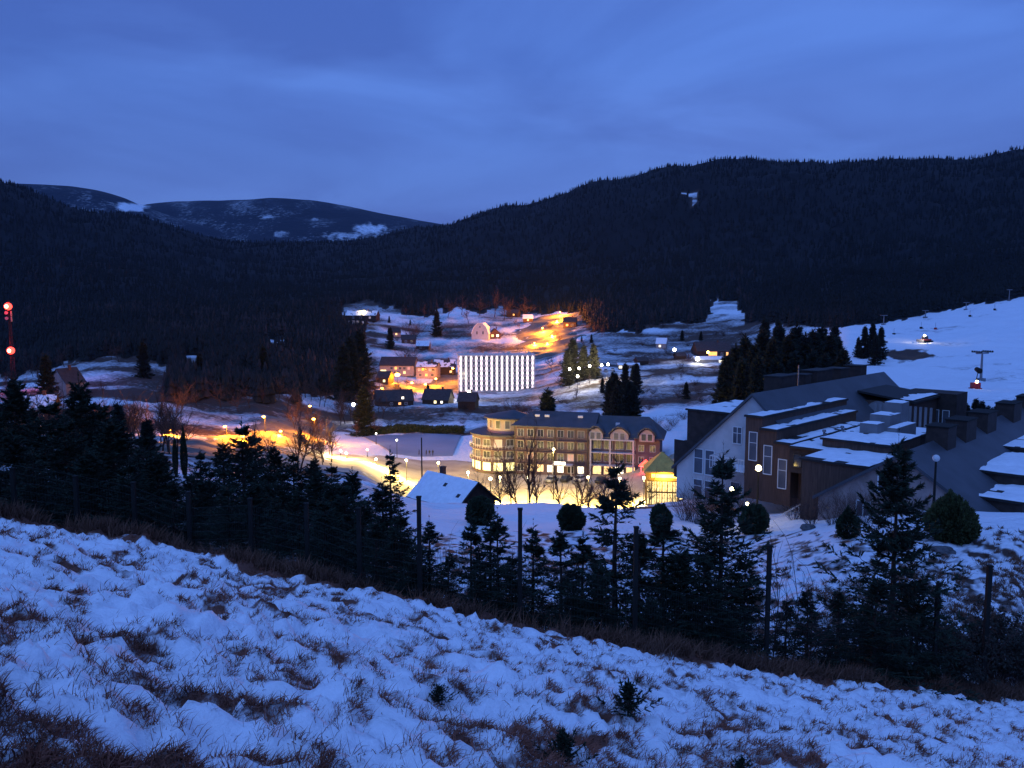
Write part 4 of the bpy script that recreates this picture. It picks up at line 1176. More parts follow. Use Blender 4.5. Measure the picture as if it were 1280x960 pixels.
# long brown box with flat roof
d = rbox(ap, 'flat_roof_block', -3.2, 13, 4.76, 10.2, 4.55, 6.45, m_dark_wood)
rbox(d, 'roof_edge', -3.4, 13.2, 4.74, 10.4, 6.45, 6.60, m_edge)
snow_patch(d, -3.3, -10.3, 13.1, -4.8, 6.605, 21, 0.14, hole=0.40)
rbox(ap, 'recessed_wall', -1.6, 13, 4.77, 9.9, 0.0, 4.55, m_wood_wall)
rbox(ap, 'balcony_slab', -3.3, -1.6, 6.8, 10.4, 3.1, 3.3, m_edge)
snow_patch(ap, -3.3, -10.4, -1.65, -6.8, 3.304, 22, 0.12, hole=0.30)
rbox(ap, 'corner_post', -3.3, -3.1, 6.6, 6.8, 0, 4.55, m_grey)
rbox(ap, 'corner_post', -3.3, -3.1, 10.2, 10.4, 0, 4.55, m_grey)
# roof plant: vents and boxes on the flat roof
for x, b, wx, wb, hh in [(2.0, 8.6, 1.6, 1.3, 1.5), (5.5, 8.2, 2.4, 1.6, 1.8), (9.5, 7.8, 1.8, 1.4, 2.4), (3.6, 9.8, 4.5, 0.7, 1.1)]:
    v = rbox(ap, 'roof_plant', x, x + wx, b - wb / 2, b + wb / 2, 6.6, 6.6 + hh, m_grey)
    snow_patch(v, x, -b - wb / 2, x + wx, -b + wb / 2, 6.6 + hh, int(x * 7), 0.12, hole=0.30)
for x, b in [(0.5, 5.8), (0.9, 7.2), (3.5, 6.0), (7.5, 6.2), (1.4, 7.6)]:
    mb = MB().tube((x, -b, 6.55), (x, -b, 7.35), 0.09, 0.09, 8).tube((x, -b, 7.35), (x, -b, 7.5), 0.17, 0.14, 8).tube((x + 0.35, -b, 6.55), (x + 0.35, -b, 7.2), 0.07, 0.07, 8)
    mb.build('vent_pipe', m_metal, ap)
for k in range(12):
    rbox(ap, 'lattice_screen', 13.1, 13.18, 5.0 + 0.42 * k, 5.2 + 0.42 * k, 6.0, 8.4, m_grey)
# far dormer block with one lit window
d = rbox(ap, 'dormer', 18.6, 26.0, 1.6, 6.4, 3.6, 8.0, m_wood_wall)
MB().add([(18.4, -1.4, 8.7), (26.2, -1.4, 8.7), (26.2, -6.7, 8.0), (18.4, -6.7, 8.0), (18.4, -1.4, 8.9), (26.2, -1.4, 8.9), (26.2, -6.7, 8.2), (18.4, -6.7, 8.2)],
         [(0, 1, 2, 3), (4, 7, 6, 5), (0, 4, 5, 1), (1, 5, 6, 2), (2, 6, 7, 3), (3, 7, 4, 0)]).build('dormer_roof', m_edge, d)
snow_patch(d, 18.5, -6.5, 26.1, -4.6, 8.32, 31, 0.15, hole=0.45)
window(ap, (18.595, -4.9, 6.1), 0.7, 1.7, R(-90), g_white, m_frame, 0)
# pale round-headed panel beside it
pts = [(-1.0, 0)] + [(-1.0 * math.cos(math.pi * k / 10), 2.6 + 1.0 * math.sin(math.pi * k / 10)) for k in range(11)] + [(1.0, 0)]
o = MB().xprism(pts, 0, 0.25).build('arched_panel', m_grey, ap); o.location = (18.3, -3.4, 4.4)
rbox(ap, 'end_block', 26.0, 29.6, 3.2, 8.2, 0.5, 8.4, m_dark_wood)
for k in range(3):
    window(ap, (25.995, -5.4 - 0.95 * k, 5.6), 0.55, 2.2, R(-90), m_glassb, m_frame, 0)
# gable windows, balcony
for y_, z_, w_, h_ in [(1.35, 6.3, 0.75, 1.35), (5.0, 3.6, 0.8, 2.1), (3.9, 3.6, 0.8, 2.1), (5.0, 1.2, 0.8, 1.5), (3.9, 1.2, 0.8, 1.5), (1.4, 1.4, 0.8, 1.7)]:
    window(ap, (-0.004, y_, z_), w_, h_, R(-90), m_glassb, m_frame, 1 if w_ < 0.8 else 0, True)
bal = rbox(ap, 'balcony', -2.6, -0.02, -2.4, 0.7, 3.55, 3.75, m_grey)
snow_patch(bal, -2.6, -0.7, -0.05, 2.4, 3.755, 41, 0.18, hole=0.30)
mb = MB()
for k in range(14):
    y_ = 2.4 - k * 0.235
    mb.box(-2.6, y_ - 0.02, 3.75, -2.56, y_ + 0.02, 4.75)
mb.box(-2.62, -0.7, 4.75, -2.54, 2.4, 4.82).box(-2.6, 2.36, 4.75, -0.05, 2.42, 4.82)
mb.build('railing', m_frame, bal)
for b_, z_, w_ in [(5.6, 2.2, 0.9), (7.2, 1.6, 0.9), (8.8, 1.6, 0.9)]:
    window(ap, (-1.605, -b_, z_), w_, 1.9, R(-90), m_glassb, m_frame, 1)
for k in range(5):
    window(ap, (-3.205, -(5.4 + k), 5.5), 0.55, 0.9, R(-90), m_glass, m_dframe, 0)
# outside stair with white railing
st = MB()
for k in range(10):
    st.box(-4.2 - 0.02, -(5.2 + 0.30 * k), 0.3 + 0.22 * k, -3.4, -(4.9 + 0.30 * k), 0.42 + 0.22 * k)
so = st.build('staircase', m_snow, ap)
mb = MB()
for k in range(11):
    b = 4.9 + 0.3 * k; z = 0.4 + 0.22 * k
    mb.box(-4.24, -b - 0.03, z, -4.20, -b + 0.03, z + 1.0)
mb.add([(-4.26, -4.8, 1.36), (-4.18, -4.8, 1.36), (-4.18, -8.0, 3.7), (-4.26, -8.0, 3.7), (-4.26, -4.8, 1.5), (-4.18, -4.8, 1.5), (-4.18, -8.0, 3.84), (-4.26, -8.0, 3.84)],
       [(0, 1, 2, 3), (4, 7, 6, 5), (0, 4, 5, 1), (1, 5, 6, 2), (2, 6, 7, 3), (3, 7, 4, 0)])
mb.build('railing', m_frame, so)

# ---------------------------------------------------------------- second wing, nearer
O2 = P(1127, 566, 50); ZB2 = -15.0
a2 = empty('apartment_building', (O2.x, O2.y, ZB2), R(45.8), 'low gabled apartment wing with black chimney boxes behind the tall spruce', 'building')
RH2 = O2.z - ZB2 - 0.2
m_shaded = mat('shaded_render', (0.30, 0.22, 0.20), 0.9, 0.2, 0.8)  # light plaster coloured darker to stand for the shade on this wing
gable_body(a2, 0, 44, 5.2, 2.0, RH2, m_shaded)
rf2 = gable_roof(a2, 0, 44, 5.2, 2.0, RH2, m_roof, 0.3, 0.22)
for x, wx in [(6.2, 1.9), (10.5, 2.5), (16.0, 2.6), (24, 2.6), (31, 2.6)]:
    o = MB().box(x, -0.9, RH2 - 1.2, x + wx, 0.5, RH2 + 1.15).build('chimney', m_dark_wood, rf2)
    MB().box(x - 0.07, -0.97, RH2 + 1.15, x + wx + 0.07, 0.57, RH2 + 1.24).build('cap', m_post, o)
for y_, z_ in [(0.9, 3.6), (-1.4, 1.6), (2.2, 1.6)]:
    window(a2, (-0.004, y_, z_), 0.8, 1.1, R(-90), m_glassb, m_frame, 1)
for x0, x1, b0, b1, zt, sd_ in [(2.6, 9.0, 2.6, 6.2, 2.95, 51), (7.2, 20, 2.1, 7.2, 3.75, 52), (16, 34, 2.0, 7.6, 4.2, 53)]:
    d = rbox(a2, 'dormer', x0, x1, b0, b1, 0.0, zt, m_dark_wood)
    rbox(d, 'roof_edge', x0 - 0.15, x1 + 0.15, b0 - 0.02, b1 + 0.15, zt, zt + 0.14, m_edge)
    snow_patch(d, x0 - 0.1, -b1 - 0.1, x1 + 0.1, -b0, zt + 0.145, sd_, 0.16, hole=0.38)
g_slat = glow('lit_screen', (1.0, 0.42, 0.20), 0.35, 0.8, 6)
for k in range(5):
    o = rbox(a2, 'lit_screen_slat', 7.08, 7.16, 6.30 + 0.17 * k, 6.36 + 0.17 * k, 1.0, 3.3, g_slat if k % 2 == 0 else m_frame)
# left flat terraces between the wings
for x0, x1, y0, y1, zt, sd_ in [(0.8, 7.0, 2.2, 6.8, 4.2, 54), (6.0, 12.0, 2.6, 7.6, 4.9, 55)]:
    d = MB().box(x0, y0, 0, x1, y1, zt).build('terrace_block', m_wood_wall, a2)
    MB().box(x0 - 0.15, y0, zt, x1 + 0.15, y1 + 0.15, zt + 0.14).build('roof_edge', m_edge, d)
    snow_patch(d, x0 - 0.1, y0, x1 + 0.1, y1 + 0.1, zt + 0.145, sd_, 0.16, hole=0.35)

# ---------------------------------------------------------------- hotel with the rounded wing
ZH = -42.5
m_fac = mat('pinkish_render', (0.15, 0.10, 0.105), 0.85, 0.10, 0.5)
hp = P(643, 590, 200)
ht = empty('hotel', (hp.x, hp.y, ZH), R(-14), 'long hotel with rounded end, dark roof and floodlit front yard', 'hotel')
MB().box(0, 0, 0, 19, 13, 12.0).build('wall', m_fac, ht)
mb = MB()                                           # roof of the main range, hipped at the left
mb.add([(-0.8, -0.9, 12.0), (20.5, -0.9, 12.0), (20.5, 13.9, 12.0), (-0.8, 13.9, 12.0), (3.5, 6.5, 15.2), (20.5, 6.5, 15.2), (-0.8, -0.9, 12.3), (20.5, -0.9, 12.3), (20.5, 13.9, 12.3), (-0.8, 13.9, 12.3)],
       [(3, 2, 1, 0), (0, 1, 7, 6), (2, 3, 9, 8), (3, 0, 6, 9), (6, 7, 5, 4), (8, 9, 4, 5), (9, 6, 4), (1, 2, 8, 5, 7)])
hr = mb.build('roof', m_roof, ht)
for x in (4.5, 7, 15.5):
    MB().box(x, 3.6, 13.6, x + 1.2, 4.4, 14.6).build('skylight', m_frame, hr)
for r in range(4):
    for c in range(7):
        gl = [g_white if c in (3, 4, 6) else g_warm if c in (1, 2) else m_glass, m_glass if (c * 3 + r) % 4 else g_dim, m_glass if (c + r) % 3 else m_glassb, m_glass if c % 3 else m_glassb][r]
        window(ht, (1.6 + c * 2.55, -0.004, 1.6 + r * 2.95), 1.5, 1.7, 0, gl, m_frame, 1)
for r in range(1, 4):
    o = MB().box(0.3, -1.0, r * 2.95 - 0.12, 18.7, -0.004, r * 2.95).build('balcony', m_fac, ht)
    mb = MB()
    for k in range(38): mb.box(0.4 + k * 0.49, -0.98, r * 2.95, 0.46 + k * 0.49, -0.93, r * 2.95 + 0.85)
    mb.box(0.3, -1.0, r * 2.95 + 0.85, 18.7, -0.91, r * 2.95 + 0.92)
    mb.build('railing', m_dframe, o)
for x in (0.2, 5.2, 10.4, 15.6, 18.6):
    MB().box(x, -1.0, 0, x + 0.25, -0.75, 12.0).build('column', m_dframe, ht)
# right range with three gabled dormers and framed terraces
MB().box(19, 1.0, 0, 36, 12, 10.2).build('wall', m_fac, ht)
mb = MB().add([(18.6, -0.3, 9.9), (37, -0.3, 9.9), (37, 12.6, 9.9), (18.6, 12.6, 9.9), (18.6, 6.2, 14.6), (33.0, 6.2, 14.6), (18.6, -0.3, 10.2), (37, -0.3, 10.2), (37, 12.6, 10.2), (18.6, 12.6, 10.2)],
       [(3, 2, 1, 0), (0, 1, 7, 6), (1, 2, 8, 7), (2, 3, 9, 8), (6, 7, 5, 4), (8, 9, 4, 5), (7, 8, 5), (3, 0, 6, 4, 9)])
hr2 = mb.build('roof', m_roof, ht)
MB().box(25, 3.2, 12.2, 26.0, 3.9, 13.2).build('skylight', m_frame, hr2)
for x, wd, mt in [(20.6, 3.6, m_cream), (26.4, 4.4, m_cream), (33.0, 3.6, m_cream)]:
    n = 12
    pts = [(-wd / 2, 9.4)] + [(-wd / 2 + wd * k / n, 10.9 + 1.5 * math.sin(math.pi * k / n) ** 0.8) for k in range(n + 1)] + [(wd / 2, 9.4)]
    o = MB().yprism(pts, -0.7, 6.0).build('dormer', mt, ht); o.location = (x, 0, 0)
    rp = [(-wd / 2 - 0.4 + (wd + 0.8) * k / n, 10.9 + 1.75 * math.sin(math.pi * k / n) ** 0.8) for k in range(n + 1)]
    rp2 = [(a, b + 0.3) for a, b in rp[::-1]]
    MB().yprism(rp + rp2, -1.2, 6.0).build('dormer_roof', m_roof, o)
    for sx in (-0.75, 0.75):
        window(ht, (x + sx, -0.705, 10.5), 1.1, 1.6, 0, m_glass if x > 30 else m_glassb, m_frame, 0)
for k, x in enumerate((19.2, 24.0, 29.6)):
    MB().box(x, -0.9, 0, x + 0.4, -0.5, 9.4).build('column', m_white, ht)
for r in (1, 2):
    MB().box(19.2, -0.95, r * 3.2 - 0.2, 30.0, 0.99, r * 3.2 + 0.05).build('balcony', m_white, ht)
MB().box(19.2, -0.95, 9.4, 30.0, 0.99, 9.7).build('beam', m_white, ht)
for c in range(4):
    for r in range(3):
        window(ht, (20.8 + c * 2.75, 0.995, 1.7 + r * 3.2), 2.0, 2.1, 0, [g_warm, m_glass, m_glass][r] if c != 2 else [g_white, m_glass, m_glass][r], m_frame, 1)
g_red = glow('red_sign', (1.0, 0.05, 0.03), 5.0)
for x in (31.6, 34.3):
    for r in range(3): window(ht, (x, 0.995, 1.7 + r * 2.9), 1.2, 1.5, 0, m_glass, m_frame, 1)
o = MB().yprism([(-1.6, 0), (1.6, 0), (0, 1.6)], -0.5, 0.0).build('red_gable_sign', g_red, ht); o.location = (33.0, -2.8, 4.0)
for sx in (-1.2, 0.9): MB().box(33 + sx, -3.2, 0, 33.3 + sx, -2.9, 4.0).build('porch_post', m_white, ht)
MB().box(31.4, -3.4, 3.75, 34.6, 0.9, 3.98).build('porch_roof', m_white, ht)
# bright entrance canopy
cn = MB().box(10.2, -3.2, 3.0, 15.2, -1.02, 3.25).build('entrance_canopy', m_white, ht)
MB().box(10.6, -3.3, 3.3, 13.6, -3.15, 4.1).build('lit_sign', g_white, cn)
for x in (10.6, 12.6, 14.6): MB().box(x, -2.4, 2.86, x + 0.5, -2.0, 2.98).build('downlight', g_white, cn)
for x in (10.3, 14.9): MB().box(x, -3.1, 0, x + 0.2, -2.9, 3.0).build('canopy_post', m_white, cn)
# rounded wing
def drum(par, name, cx, cy, r, z0, z1, mt, a0=90, a1=270 + 90, n=28):
    pts = [(cx + r * math.cos(R(a0 + (a1 - a0) * k / n)), cy + r * math.sin(R(a0 + (a1 - a0) * k / n))) for k in range(n + 1)]
    return MB().prism(pts, z0, z1).build(name, mt, par)
CX, CY, RR = -5.2, 6.0, 7.2
dr = drum(ht, 'rounded_wing', CX, CY, RR, 0, 9.2, m_fac)
drum(dr, 'terrace_roof', CX, CY, RR + 0.7, 9.2, 9.6, m_roof)
for z in (3.1, 6.1): drum(dr, 'balcony', CX, CY, RR + 0.9, z - 0.2, z, m_fac)
for z in (3.1, 6.1):
    mb = MB()
    for k in range(41):
        a = R(95 + 6.2 * k)
        mb.box(CX + (RR + .8) * math.cos(a) - .03, CY + (RR + .8) * math.sin(a) - .03, z, CX + (RR + .8) * math.cos(a) + .03, CY + (RR + .8) * math.sin(a) + .03, z + 0.9)
    for k in range(40):
        a = R(95 + 6.2 * k); b = R(95 + 6.2 * (k + 1))
        mb.tube((CX + (RR + .8) * math.cos(a), CY + (RR + .8) * math.sin(a), z + .92), (CX + (RR + .8) * math.cos(b), CY + (RR + .8) * math.sin(b), z + .92), 0.04, 0.04, 4)
    mb.build('railing', m_frame, dr)
for k in range(8):
    a = 160 + k * 24
    for r in range(3):
        gl = [g_yel, m_glassb if k % 3 == 0 else m_glass, g_dim if k % 4 == 1 else m_glass][r]
        window(ht, (CX + (RR + 0.01) * math.cos(R(a)), CY + (RR + 0.01) * math.sin(R(a)), 1.55 + 3.0 * r), 2.3 if r == 0 else 1.9, 2.1 if r == 0 else 1.8, R(a + 90), gl, m_dframe if r == 0 else m_frame, 1 if r else 0)
ud = drum(ht, 'upper_wing', CX + 1.6, CY + 1.5, 5.3, 9.6, 13.2, m_cream)
mb = MB(); n = 24
pts = [(CX + 1.6 + 6.3 * math.cos(2 * math.pi * k / n), CY + 1.5 + 6.3 * math.sin(2 * math.pi * k / n)) for k in range(n)]
mb.add([(x, y, 13.2) for x, y in pts] + [(x, y, 13.45) for x, y in pts] + [(CX + 3.4, CY + 1.0, 15.2)],
       [tuple(range(n))[::-1]] + [(k, (k + 1) % n, n + (k + 1) % n, n + k) for k in range(n)] + [(n + k, n + (k + 1) % n, 2 * n) for k in range(n)])
mb.build('roof', m_roof, ud)
for k in range(6):
    a = 175 + k * 27
    window(ht, (CX + 1.6 + 5.31 * math.cos(R(a)), CY + 1.5 + 5.31 * math.sin(R(a)), 11.8), 1.2, 2.0, R(a + 90), m_glass if k % 2 else m_glassb, m_frame, 0)

# ---------------------------------------------------------------- tall white block with lit piers
tp = P(573, 484, 420)
ZT = slope(489) * 420
tb = empty('hotel_block', (tp.x, tp.y, ZT), R(5), 'tall white hotel block with brightly lit vertical piers', 'hotel')
LW, HT, NB, NF = 40.5, 18.6, 14, 7
m_tower = mat('tower_render', (0.55, 0.52, 0.52), 0.85, 0.1, 0.3)
MB().box(0, 0, -2, LW, 12, HT).build('wall', m_tower, tb)
MB().box(-0.25, -0.5, HT, LW + 0.25, 12.25, HT + 0.5).build('parapet', m_tower, tb)
g_pier = glow('glowing_pier', (1.0, 0.82, 0.86), 1.15, 0.35, 0.5)  # piers emit by themselves, standing for floodlight on the white wall
g_green = glow('lit_stair_window', (0.85, 0.95, 0.55), 0.9, 0.3, 1)
bay = LW / (NB + 1)
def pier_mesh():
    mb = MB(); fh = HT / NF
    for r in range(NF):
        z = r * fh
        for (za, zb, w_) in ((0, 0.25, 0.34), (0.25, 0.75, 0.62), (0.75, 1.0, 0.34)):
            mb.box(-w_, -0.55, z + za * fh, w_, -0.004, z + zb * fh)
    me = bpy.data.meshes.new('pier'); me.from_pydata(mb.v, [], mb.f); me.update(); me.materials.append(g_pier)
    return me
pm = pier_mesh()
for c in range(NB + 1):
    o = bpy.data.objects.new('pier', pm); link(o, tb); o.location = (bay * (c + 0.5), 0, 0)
m_xr = mat('balcony_panel', (0.50, 0.50, 0.50), 0.7, 0.1, 2)
def xr():
    mb = MB()
    mb.add([(-0.8, -0.4, 0), (-0.6, -0.4, 0), (0.8, -0.4, 1.0), (0.6, -0.4, 1.0), (-0.8, -0.34, 0), (-0.6, -0.34, 0), (0.8, -0.34, 1.0), (0.6, -0.34, 1.0)], [(0, 1, 2, 3), (4, 7, 6, 5), (0, 3, 7, 4), (1, 5, 6, 2)])
    mb.add([(0.8, -0.40, 0), (0.6, -0.40, 0), (-0.8, -0.40, 1.0), (-0.6, -0.40, 1.0), (0.8, -0.33, 0), (0.6, -0.33, 0), (-0.8, -0.33, 1.0), (-0.6, -0.33, 1.0)], [(3, 2, 1, 0), (5, 6, 7, 4), (4, 7, 3, 0), (2, 6, 5, 1)])
    mb.box(-0.8, -0.42, 0.95, 0.8, -0.32, 1.05).box(-0.8, -0.42, -0.1, 0.8, -0.005, 0.0)
    me = bpy.data.meshes.new('balcony'); me.from_pydata(mb.v, [], mb.f); me.update(); me.materials.append(m_xr)
    return me
xm = xr()
for c in range(NB):
    for r in range(NF):
        zc = (r + 0.5) * HT / NF
        window(tb, (bay * (c + 1), -0.004, zc), 1.3, 1.7, 0, m_glassb if (c * 5 + r * 3) % 7 == 0 else m_glass, m_frame, 1)
        o = bpy.data.objects.new('balcony', xm); link(o, tb); o.location = (bay * (c + 1), 0, zc - 1.25)
for r in range(NF):
    window(tb, (-0.004, 3.5, (r + 0.5) * HT / NF), 2.6, 1.5, R(-90), g_green, m_frame, 1)
for x in (3, 14, 26, 37):
    MB().box(x, 4, HT + 0.5, x + 1.6, 6, HT + 1.7).build('roof_vent', m_tower, tb)
ann = empty('annex', (P(572, 497, 408).x, 406, slope(503) * 408), R(5), 'low flat-roofed annex at the foot of the white hotel block', 'building')
m_annex = mat('annex_render', (0.24, 0.21, 0.26), 0.85, 0.1, 0.5)
MB().box(0, 0, -1, 20, 8, 4.2).build('wall', m_annex, ann)
MB().box(-0.3, -0.3, 4.2, 20.3, 8.3, 4.5).build('roof', m_annex, ann)
for k in range(6): window(ann, (1.8 + 3.2 * k, -0.004, 2.2), 1.8, 1.4, 0, m_glass, m_frame, 1)

# ---------------------------------------------------------------- yellow lit pavilion
kz = -37.6
kp = P(827, 600, 150)
kk = empty('pavilion', (kp.x, kp.y, kz), R(-8), 'glazed pavilion with pyramid roof glowing yellow under its eaves', 'pavilion')
m_amber = mat('amber_board', (0.55, 0.34, 0.08), 0.7, 0.15, 1)
g_strip = glow('yellow_light_strip', (1.0, 0.66, 0.06), 9.0)
g_hall = glow('lit_hall_glass', (1.0, 0.74, 0.30), 0.9, 0.9, 2.2)
W2 = 2.9
MB().add([(-W2 - .5, -W2 - .5, 6.6), (W2 + .5, -W2 - .5, 6.6), (W2 + .5, W2 + .5, 6.6), (-W2 - .5, W2 + .5, 6.6), (0, 0, 9.9), (-W2 - .5, -W2 - .5, 6.35), (W2 + .5, -W2 - .5, 6.35), (W2 + .5, W2 + .5, 6.35), (-W2 - .5, W2 + .5, 6.35)],
         [(0, 1, 4), (1, 2, 4), (2, 3, 4), (3, 0, 4), (5, 8, 7, 6), (0, 5, 6, 1), (1, 6, 7, 2), (2, 7, 8, 3), (3, 8, 5, 0)]).build('roof', m_amber, kk)
for sx in (-1, 1):
    for sy in (-1, 1):
        MB().box(sx * W2 - .14, sy * W2 - .14, 0, sx * W2 + .14, sy * W2 + .14, 6.35).build('column', m_amber, kk)
fa = MB().box(-W2, -W2, 4.9, W2, W2, 6.3).build('fascia', m_amber, kk)
MB().box(-2.0, -W2 - .12, 5.45, 2.6, -W2 - .01, 6.1).build('light_strip', g_strip, fa)
for k in range(6):
    window(kk, (-2.4 + 0.96 * k, -W2 + 0.2, 3.7), 0.8, 1.9, 0, g_hall, m_dframe, 1)
    window(kk, (-2.4 + 0.96 * k, -W2 + 0.2, 1.4), 0.8, 2.2, 0, g_hall, m_dframe, 1)
MB().box(-W2 + .22, -W2 + .22, 0, W2 - .22, W2 - .22, 4.9).build('wall', m_amber, kk)
l = bpy.data.lights.new('pavilion_light', 'POINT'); l.energy = 900; l.color = (1, 0.62, 0.12); l.shadow_soft_size = 0.5
lo = bpy.data.objects.new('pavilion_light', l); link(lo, kk); lo.location = (0.3, -W2 - 1.2, 5.4)

# ---------------------------------------------------------------- small house with the snowy roof below the crest
sh = P(598, 602, 100)
sz_ = hz(sh.x - 2, 103)
so_ = empty('small_house', (sh.x, sh.y, sz_ - 0.3), R(136), 'small dark house with a snow-covered roof below the snow bank', 'house')
hh = sh.z - sz_ + 0.1
gable_body(so_, 0.4, 9.5, 3.4, hh - 2.7, hh, m_dark_wood)
r0 = gable_roof(so_, 0.4, 9.5, 3.4, hh - 2.7, hh, m_tile, 0.45, 0.2, snow=(1, -1))
chimney(r0, 7.5, -0.6, hh - 1.2, hh + 0.9, 0.6)
window(so_, (0.39, 0, 1.9), 1.0, 1.1, R(-90), m_glass, m_frame, 1)

# ---------------------------------------------------------------- village houses
house('inn', 496, 470, 44, 12, 6.0, 10.5, R(-6), m_cream, m_tile, 'orange-lit inn with dark hipped roof and two yellow windows', 'inn', None,
      [(-0.86, 2.6, 1.6, 1.5, g_yel), (-0.70, 2.6, 1.6, 1.5, g_yel), (-0.3, 4.4, 1.4, 1.5, m_glass), (-0.05, 4.4, 1.4, 1.5, g_orange), (0.2, 4.4, 1.4, 1.5, m_glass), (0.45, 4.4, 1.4, 1.5, m_glass), (0.7, 4.4, 1.4, 1.5, g_dim), (0.1, 1.9, 1.4, 1.5, m_glass), (0.45, 1.9, 1.4, 1.5, g_warm)], door=-0.1)
house('guest_house', 533, 465, 26, 10, 7.0, 9.6, R(-8), m_cream, m_tile, 'pale guest house with rows of balconies and snow-streaked roof', 'house', 0.55,
      [(-0.7, 5.4, 1.4, 1.4, g_dim), (-0.35, 5.4, 1.4, 1.4, m_glass), (0.0, 5.4, 1.4, 1.4, m_glass), (0.35, 5.4, 1.4, 1.4, g_dim), (0.7, 5.4, 1.4, 1.4, m_glass), (-0.6, 2.4, 1.4, 1.4, m_glass), (0.0, 2.4, 1.4, 1.4, g_orange), (0.6, 2.4, 1.4, 1.4, m_glass)])
house('guest_house', 557, 478, 26, 10, 5.0, 9.0, R(10), m_dark_wood, m_tile, 'dark timber house with patchy snow on its steep roof', 'house', 0.5, [(0.5, 2.2, 1.2, 1.2, g_warm)])
house('timber_house', 494, 352, 46, 10, 3.2, 7.4, R(14), m_dark_wood, m_tile, 'dark timber house with a red-lit window by the orange road', 'house', None,
      [(0.25, 1.9, 1.1, 1.0, g_orange), (0.6, 1.9, 1.1, 1.0, m_glass), (-0.2, 1.9, 1.1, 1.0, m_glass), (0.42, 4.4, 1.0, 1.0, g_white)], door=-0.5)
house('timber_house', 544, 360, 34, 9, 2.8, 7.0, R(-12), m_dark_wood, m_tile, 'dark rounded-roof house with two pale lit windows', 'house', None,
      [(0.0, 1.7, 1.1, 1.2, g_yel), (0.5, 1.7, 1.0, 1.0, g_white)])
EXTRA = [('cottage', 511, 430, 18, m_wood_wall, m_tile, 'brown cottage on the hillside below the lone spruce', [(-0.4, 2.2, 1.4, 1.4, m_glassb), (0.4, 2.2, 1.4, 1.4, m_glass)]),
         ('cottage', 494, 421, 14, m_cream, m_tile, 'pale cottage beside the brown cottage on the hillside', [(0.2, 2.2, 1.4, 1.4, g_warm)]),
         ('cottage', 528, 438, 16, m_dark_wood, m_snow, 'dark cottage with snow roof behind the guest house', [(-0.3, 2.2, 1.3, 1.3, m_glass)]),
         ('cottage', 640, 396, 15, m_dark_wood, m_tile, 'dark cottage at the forest edge above the gambrel house', [(0.3, 2.2, 1.4, 1.4, g_orange)]),
         ('cottage', 660, 403, 12, m_wood_wall, m_snow, 'small cottage beside the bright hill road', [(0.0, 2.2, 1.4, 1.4, g_warm)]),
         ('cottage', 478, 480, 16, m_wood_wall, m_tile, 'orange-lit cottage at the lower end of the village street', [(0.3, 2.0, 1.2, 1.2, g_yel)]),
         ('cottage', 826, 436, 12, m_cream, m_snow, 'pale cottage with snow roof near the white lamp', [(-0.2, 2.0, 1.2, 1.2, g_white)]),
         ('cottage', 918, 446, 14, m_dark_wood, m_tile, 'dark cottage between the ski chalet and the spruces', [(-0.5, 2.0, 1.2, 1.2, g_orange)]),
         ('barn', 583, 512, 22, m_dark_wood, m_tile, 'dark barn on the slope behind the curved hotel', [])]
for nm, px, py, w_, wm, rm, lb, ws in EXTRA:
    q = hit(px, py, 240)
    house(nm, px, q.y, w_, 8, 3.6, 6.8, R((px * 37) % 40 - 20), wm, rm, lb, nm, None, ws, chim=bool(px % 2), base=py)
# white gambrel house
gp = hit(600, 424, 300)
gr = empty('gambrel_house', (gp.x, gp.y, gp.z - 0.5), R(-10), 'white gambrel-roofed house on the snowy hillside', 'house')
wg = M(21, 640) / 2; hg = M(20, 640)
prof = [(-wg, 0), (-wg, hg * 0.35), (-wg * 0.72, hg * 0.75), (-wg * 0.25, hg), (wg * 0.25, hg), (wg * 0.72, hg * 0.75), (wg, hg * 0.35), (wg, 0)]
MB().yprism(prof, 0, 12).build('wall', m_white, gr)
mb = MB()
for (a, b) in zip(prof[1:-2], prof[2:-1]):
    mb.yprism([a, b, (b[0] * 1.05, b[1] + 0.3), (a[0] * 1.05, a[1] + 0.3)], -0.4, 12.4)
mb.build('roof', m_snow, gr)
for x in (-2.4, 2.4): window(gr, (x, -0.004, hg * 0.42), 1.0, 2.4, 0, m_glass, m_frame, 1)
window(gr, (0, -0.004, hg * 0.78), 1.0, 1.2, 0, m_glass, m_frame, 1)
house('brick_house', 619, 650, 13, 9, 4.6, 8.5, R(8), m_brick, m_tile, 'brick house with two bright windows beside the white gambrel house', 'house', None, [(-0.5, 3.0, 1.8, 1.8, g_warm), (0.45, 3.0, 1.8, 1.8, g_white)], gable_front=True, base=424)
house('hill_chalet', 451, 705, 38, 11, 4.5, 8.5, R(-8), m_dark_wood, m_tile, 'hillside chalet with a lamp at its corner above the village', 'chalet', 0.6, [(-0.5, 2.8, 1.6, 1.6, m_glassb), (0.0, 2.8, 1.6, 1.6, m_glass), (0.6, 2.8, 1.6, 1.6, g_dim)], base=401)
house('ski_chalet', 893, 470, 44, 11, 4.0, 8.8, R(6), m_dark_wood, m_tile, 'dark chalet with an orange glowing gable below the snowy clearing', 'chalet', None, [(-0.1, 2.4, 5.0, 2.2, g_orange), (0.45, 2.2, 1.4, 1.4, m_glass), (0.75, 2.2, 1.2, 2.0, g_red if False else g_orange)])
o = house('garage', 887, 445, 36, 7, 2.2, 3.6, R(4), m_grey, m_snow, 'low snow-roofed garage with bright doors in front of the chalet', 'garage', None, [(0.85, 1.2, 3.0, 1.2, g_white)], chim=False)
house('shed', 804, 440, 14, 6, 2.6, 4.4, R(12), m_dark_wood, m_tile, 'small dark shed alone on the snow field', 'shed', None, (), chim=False)
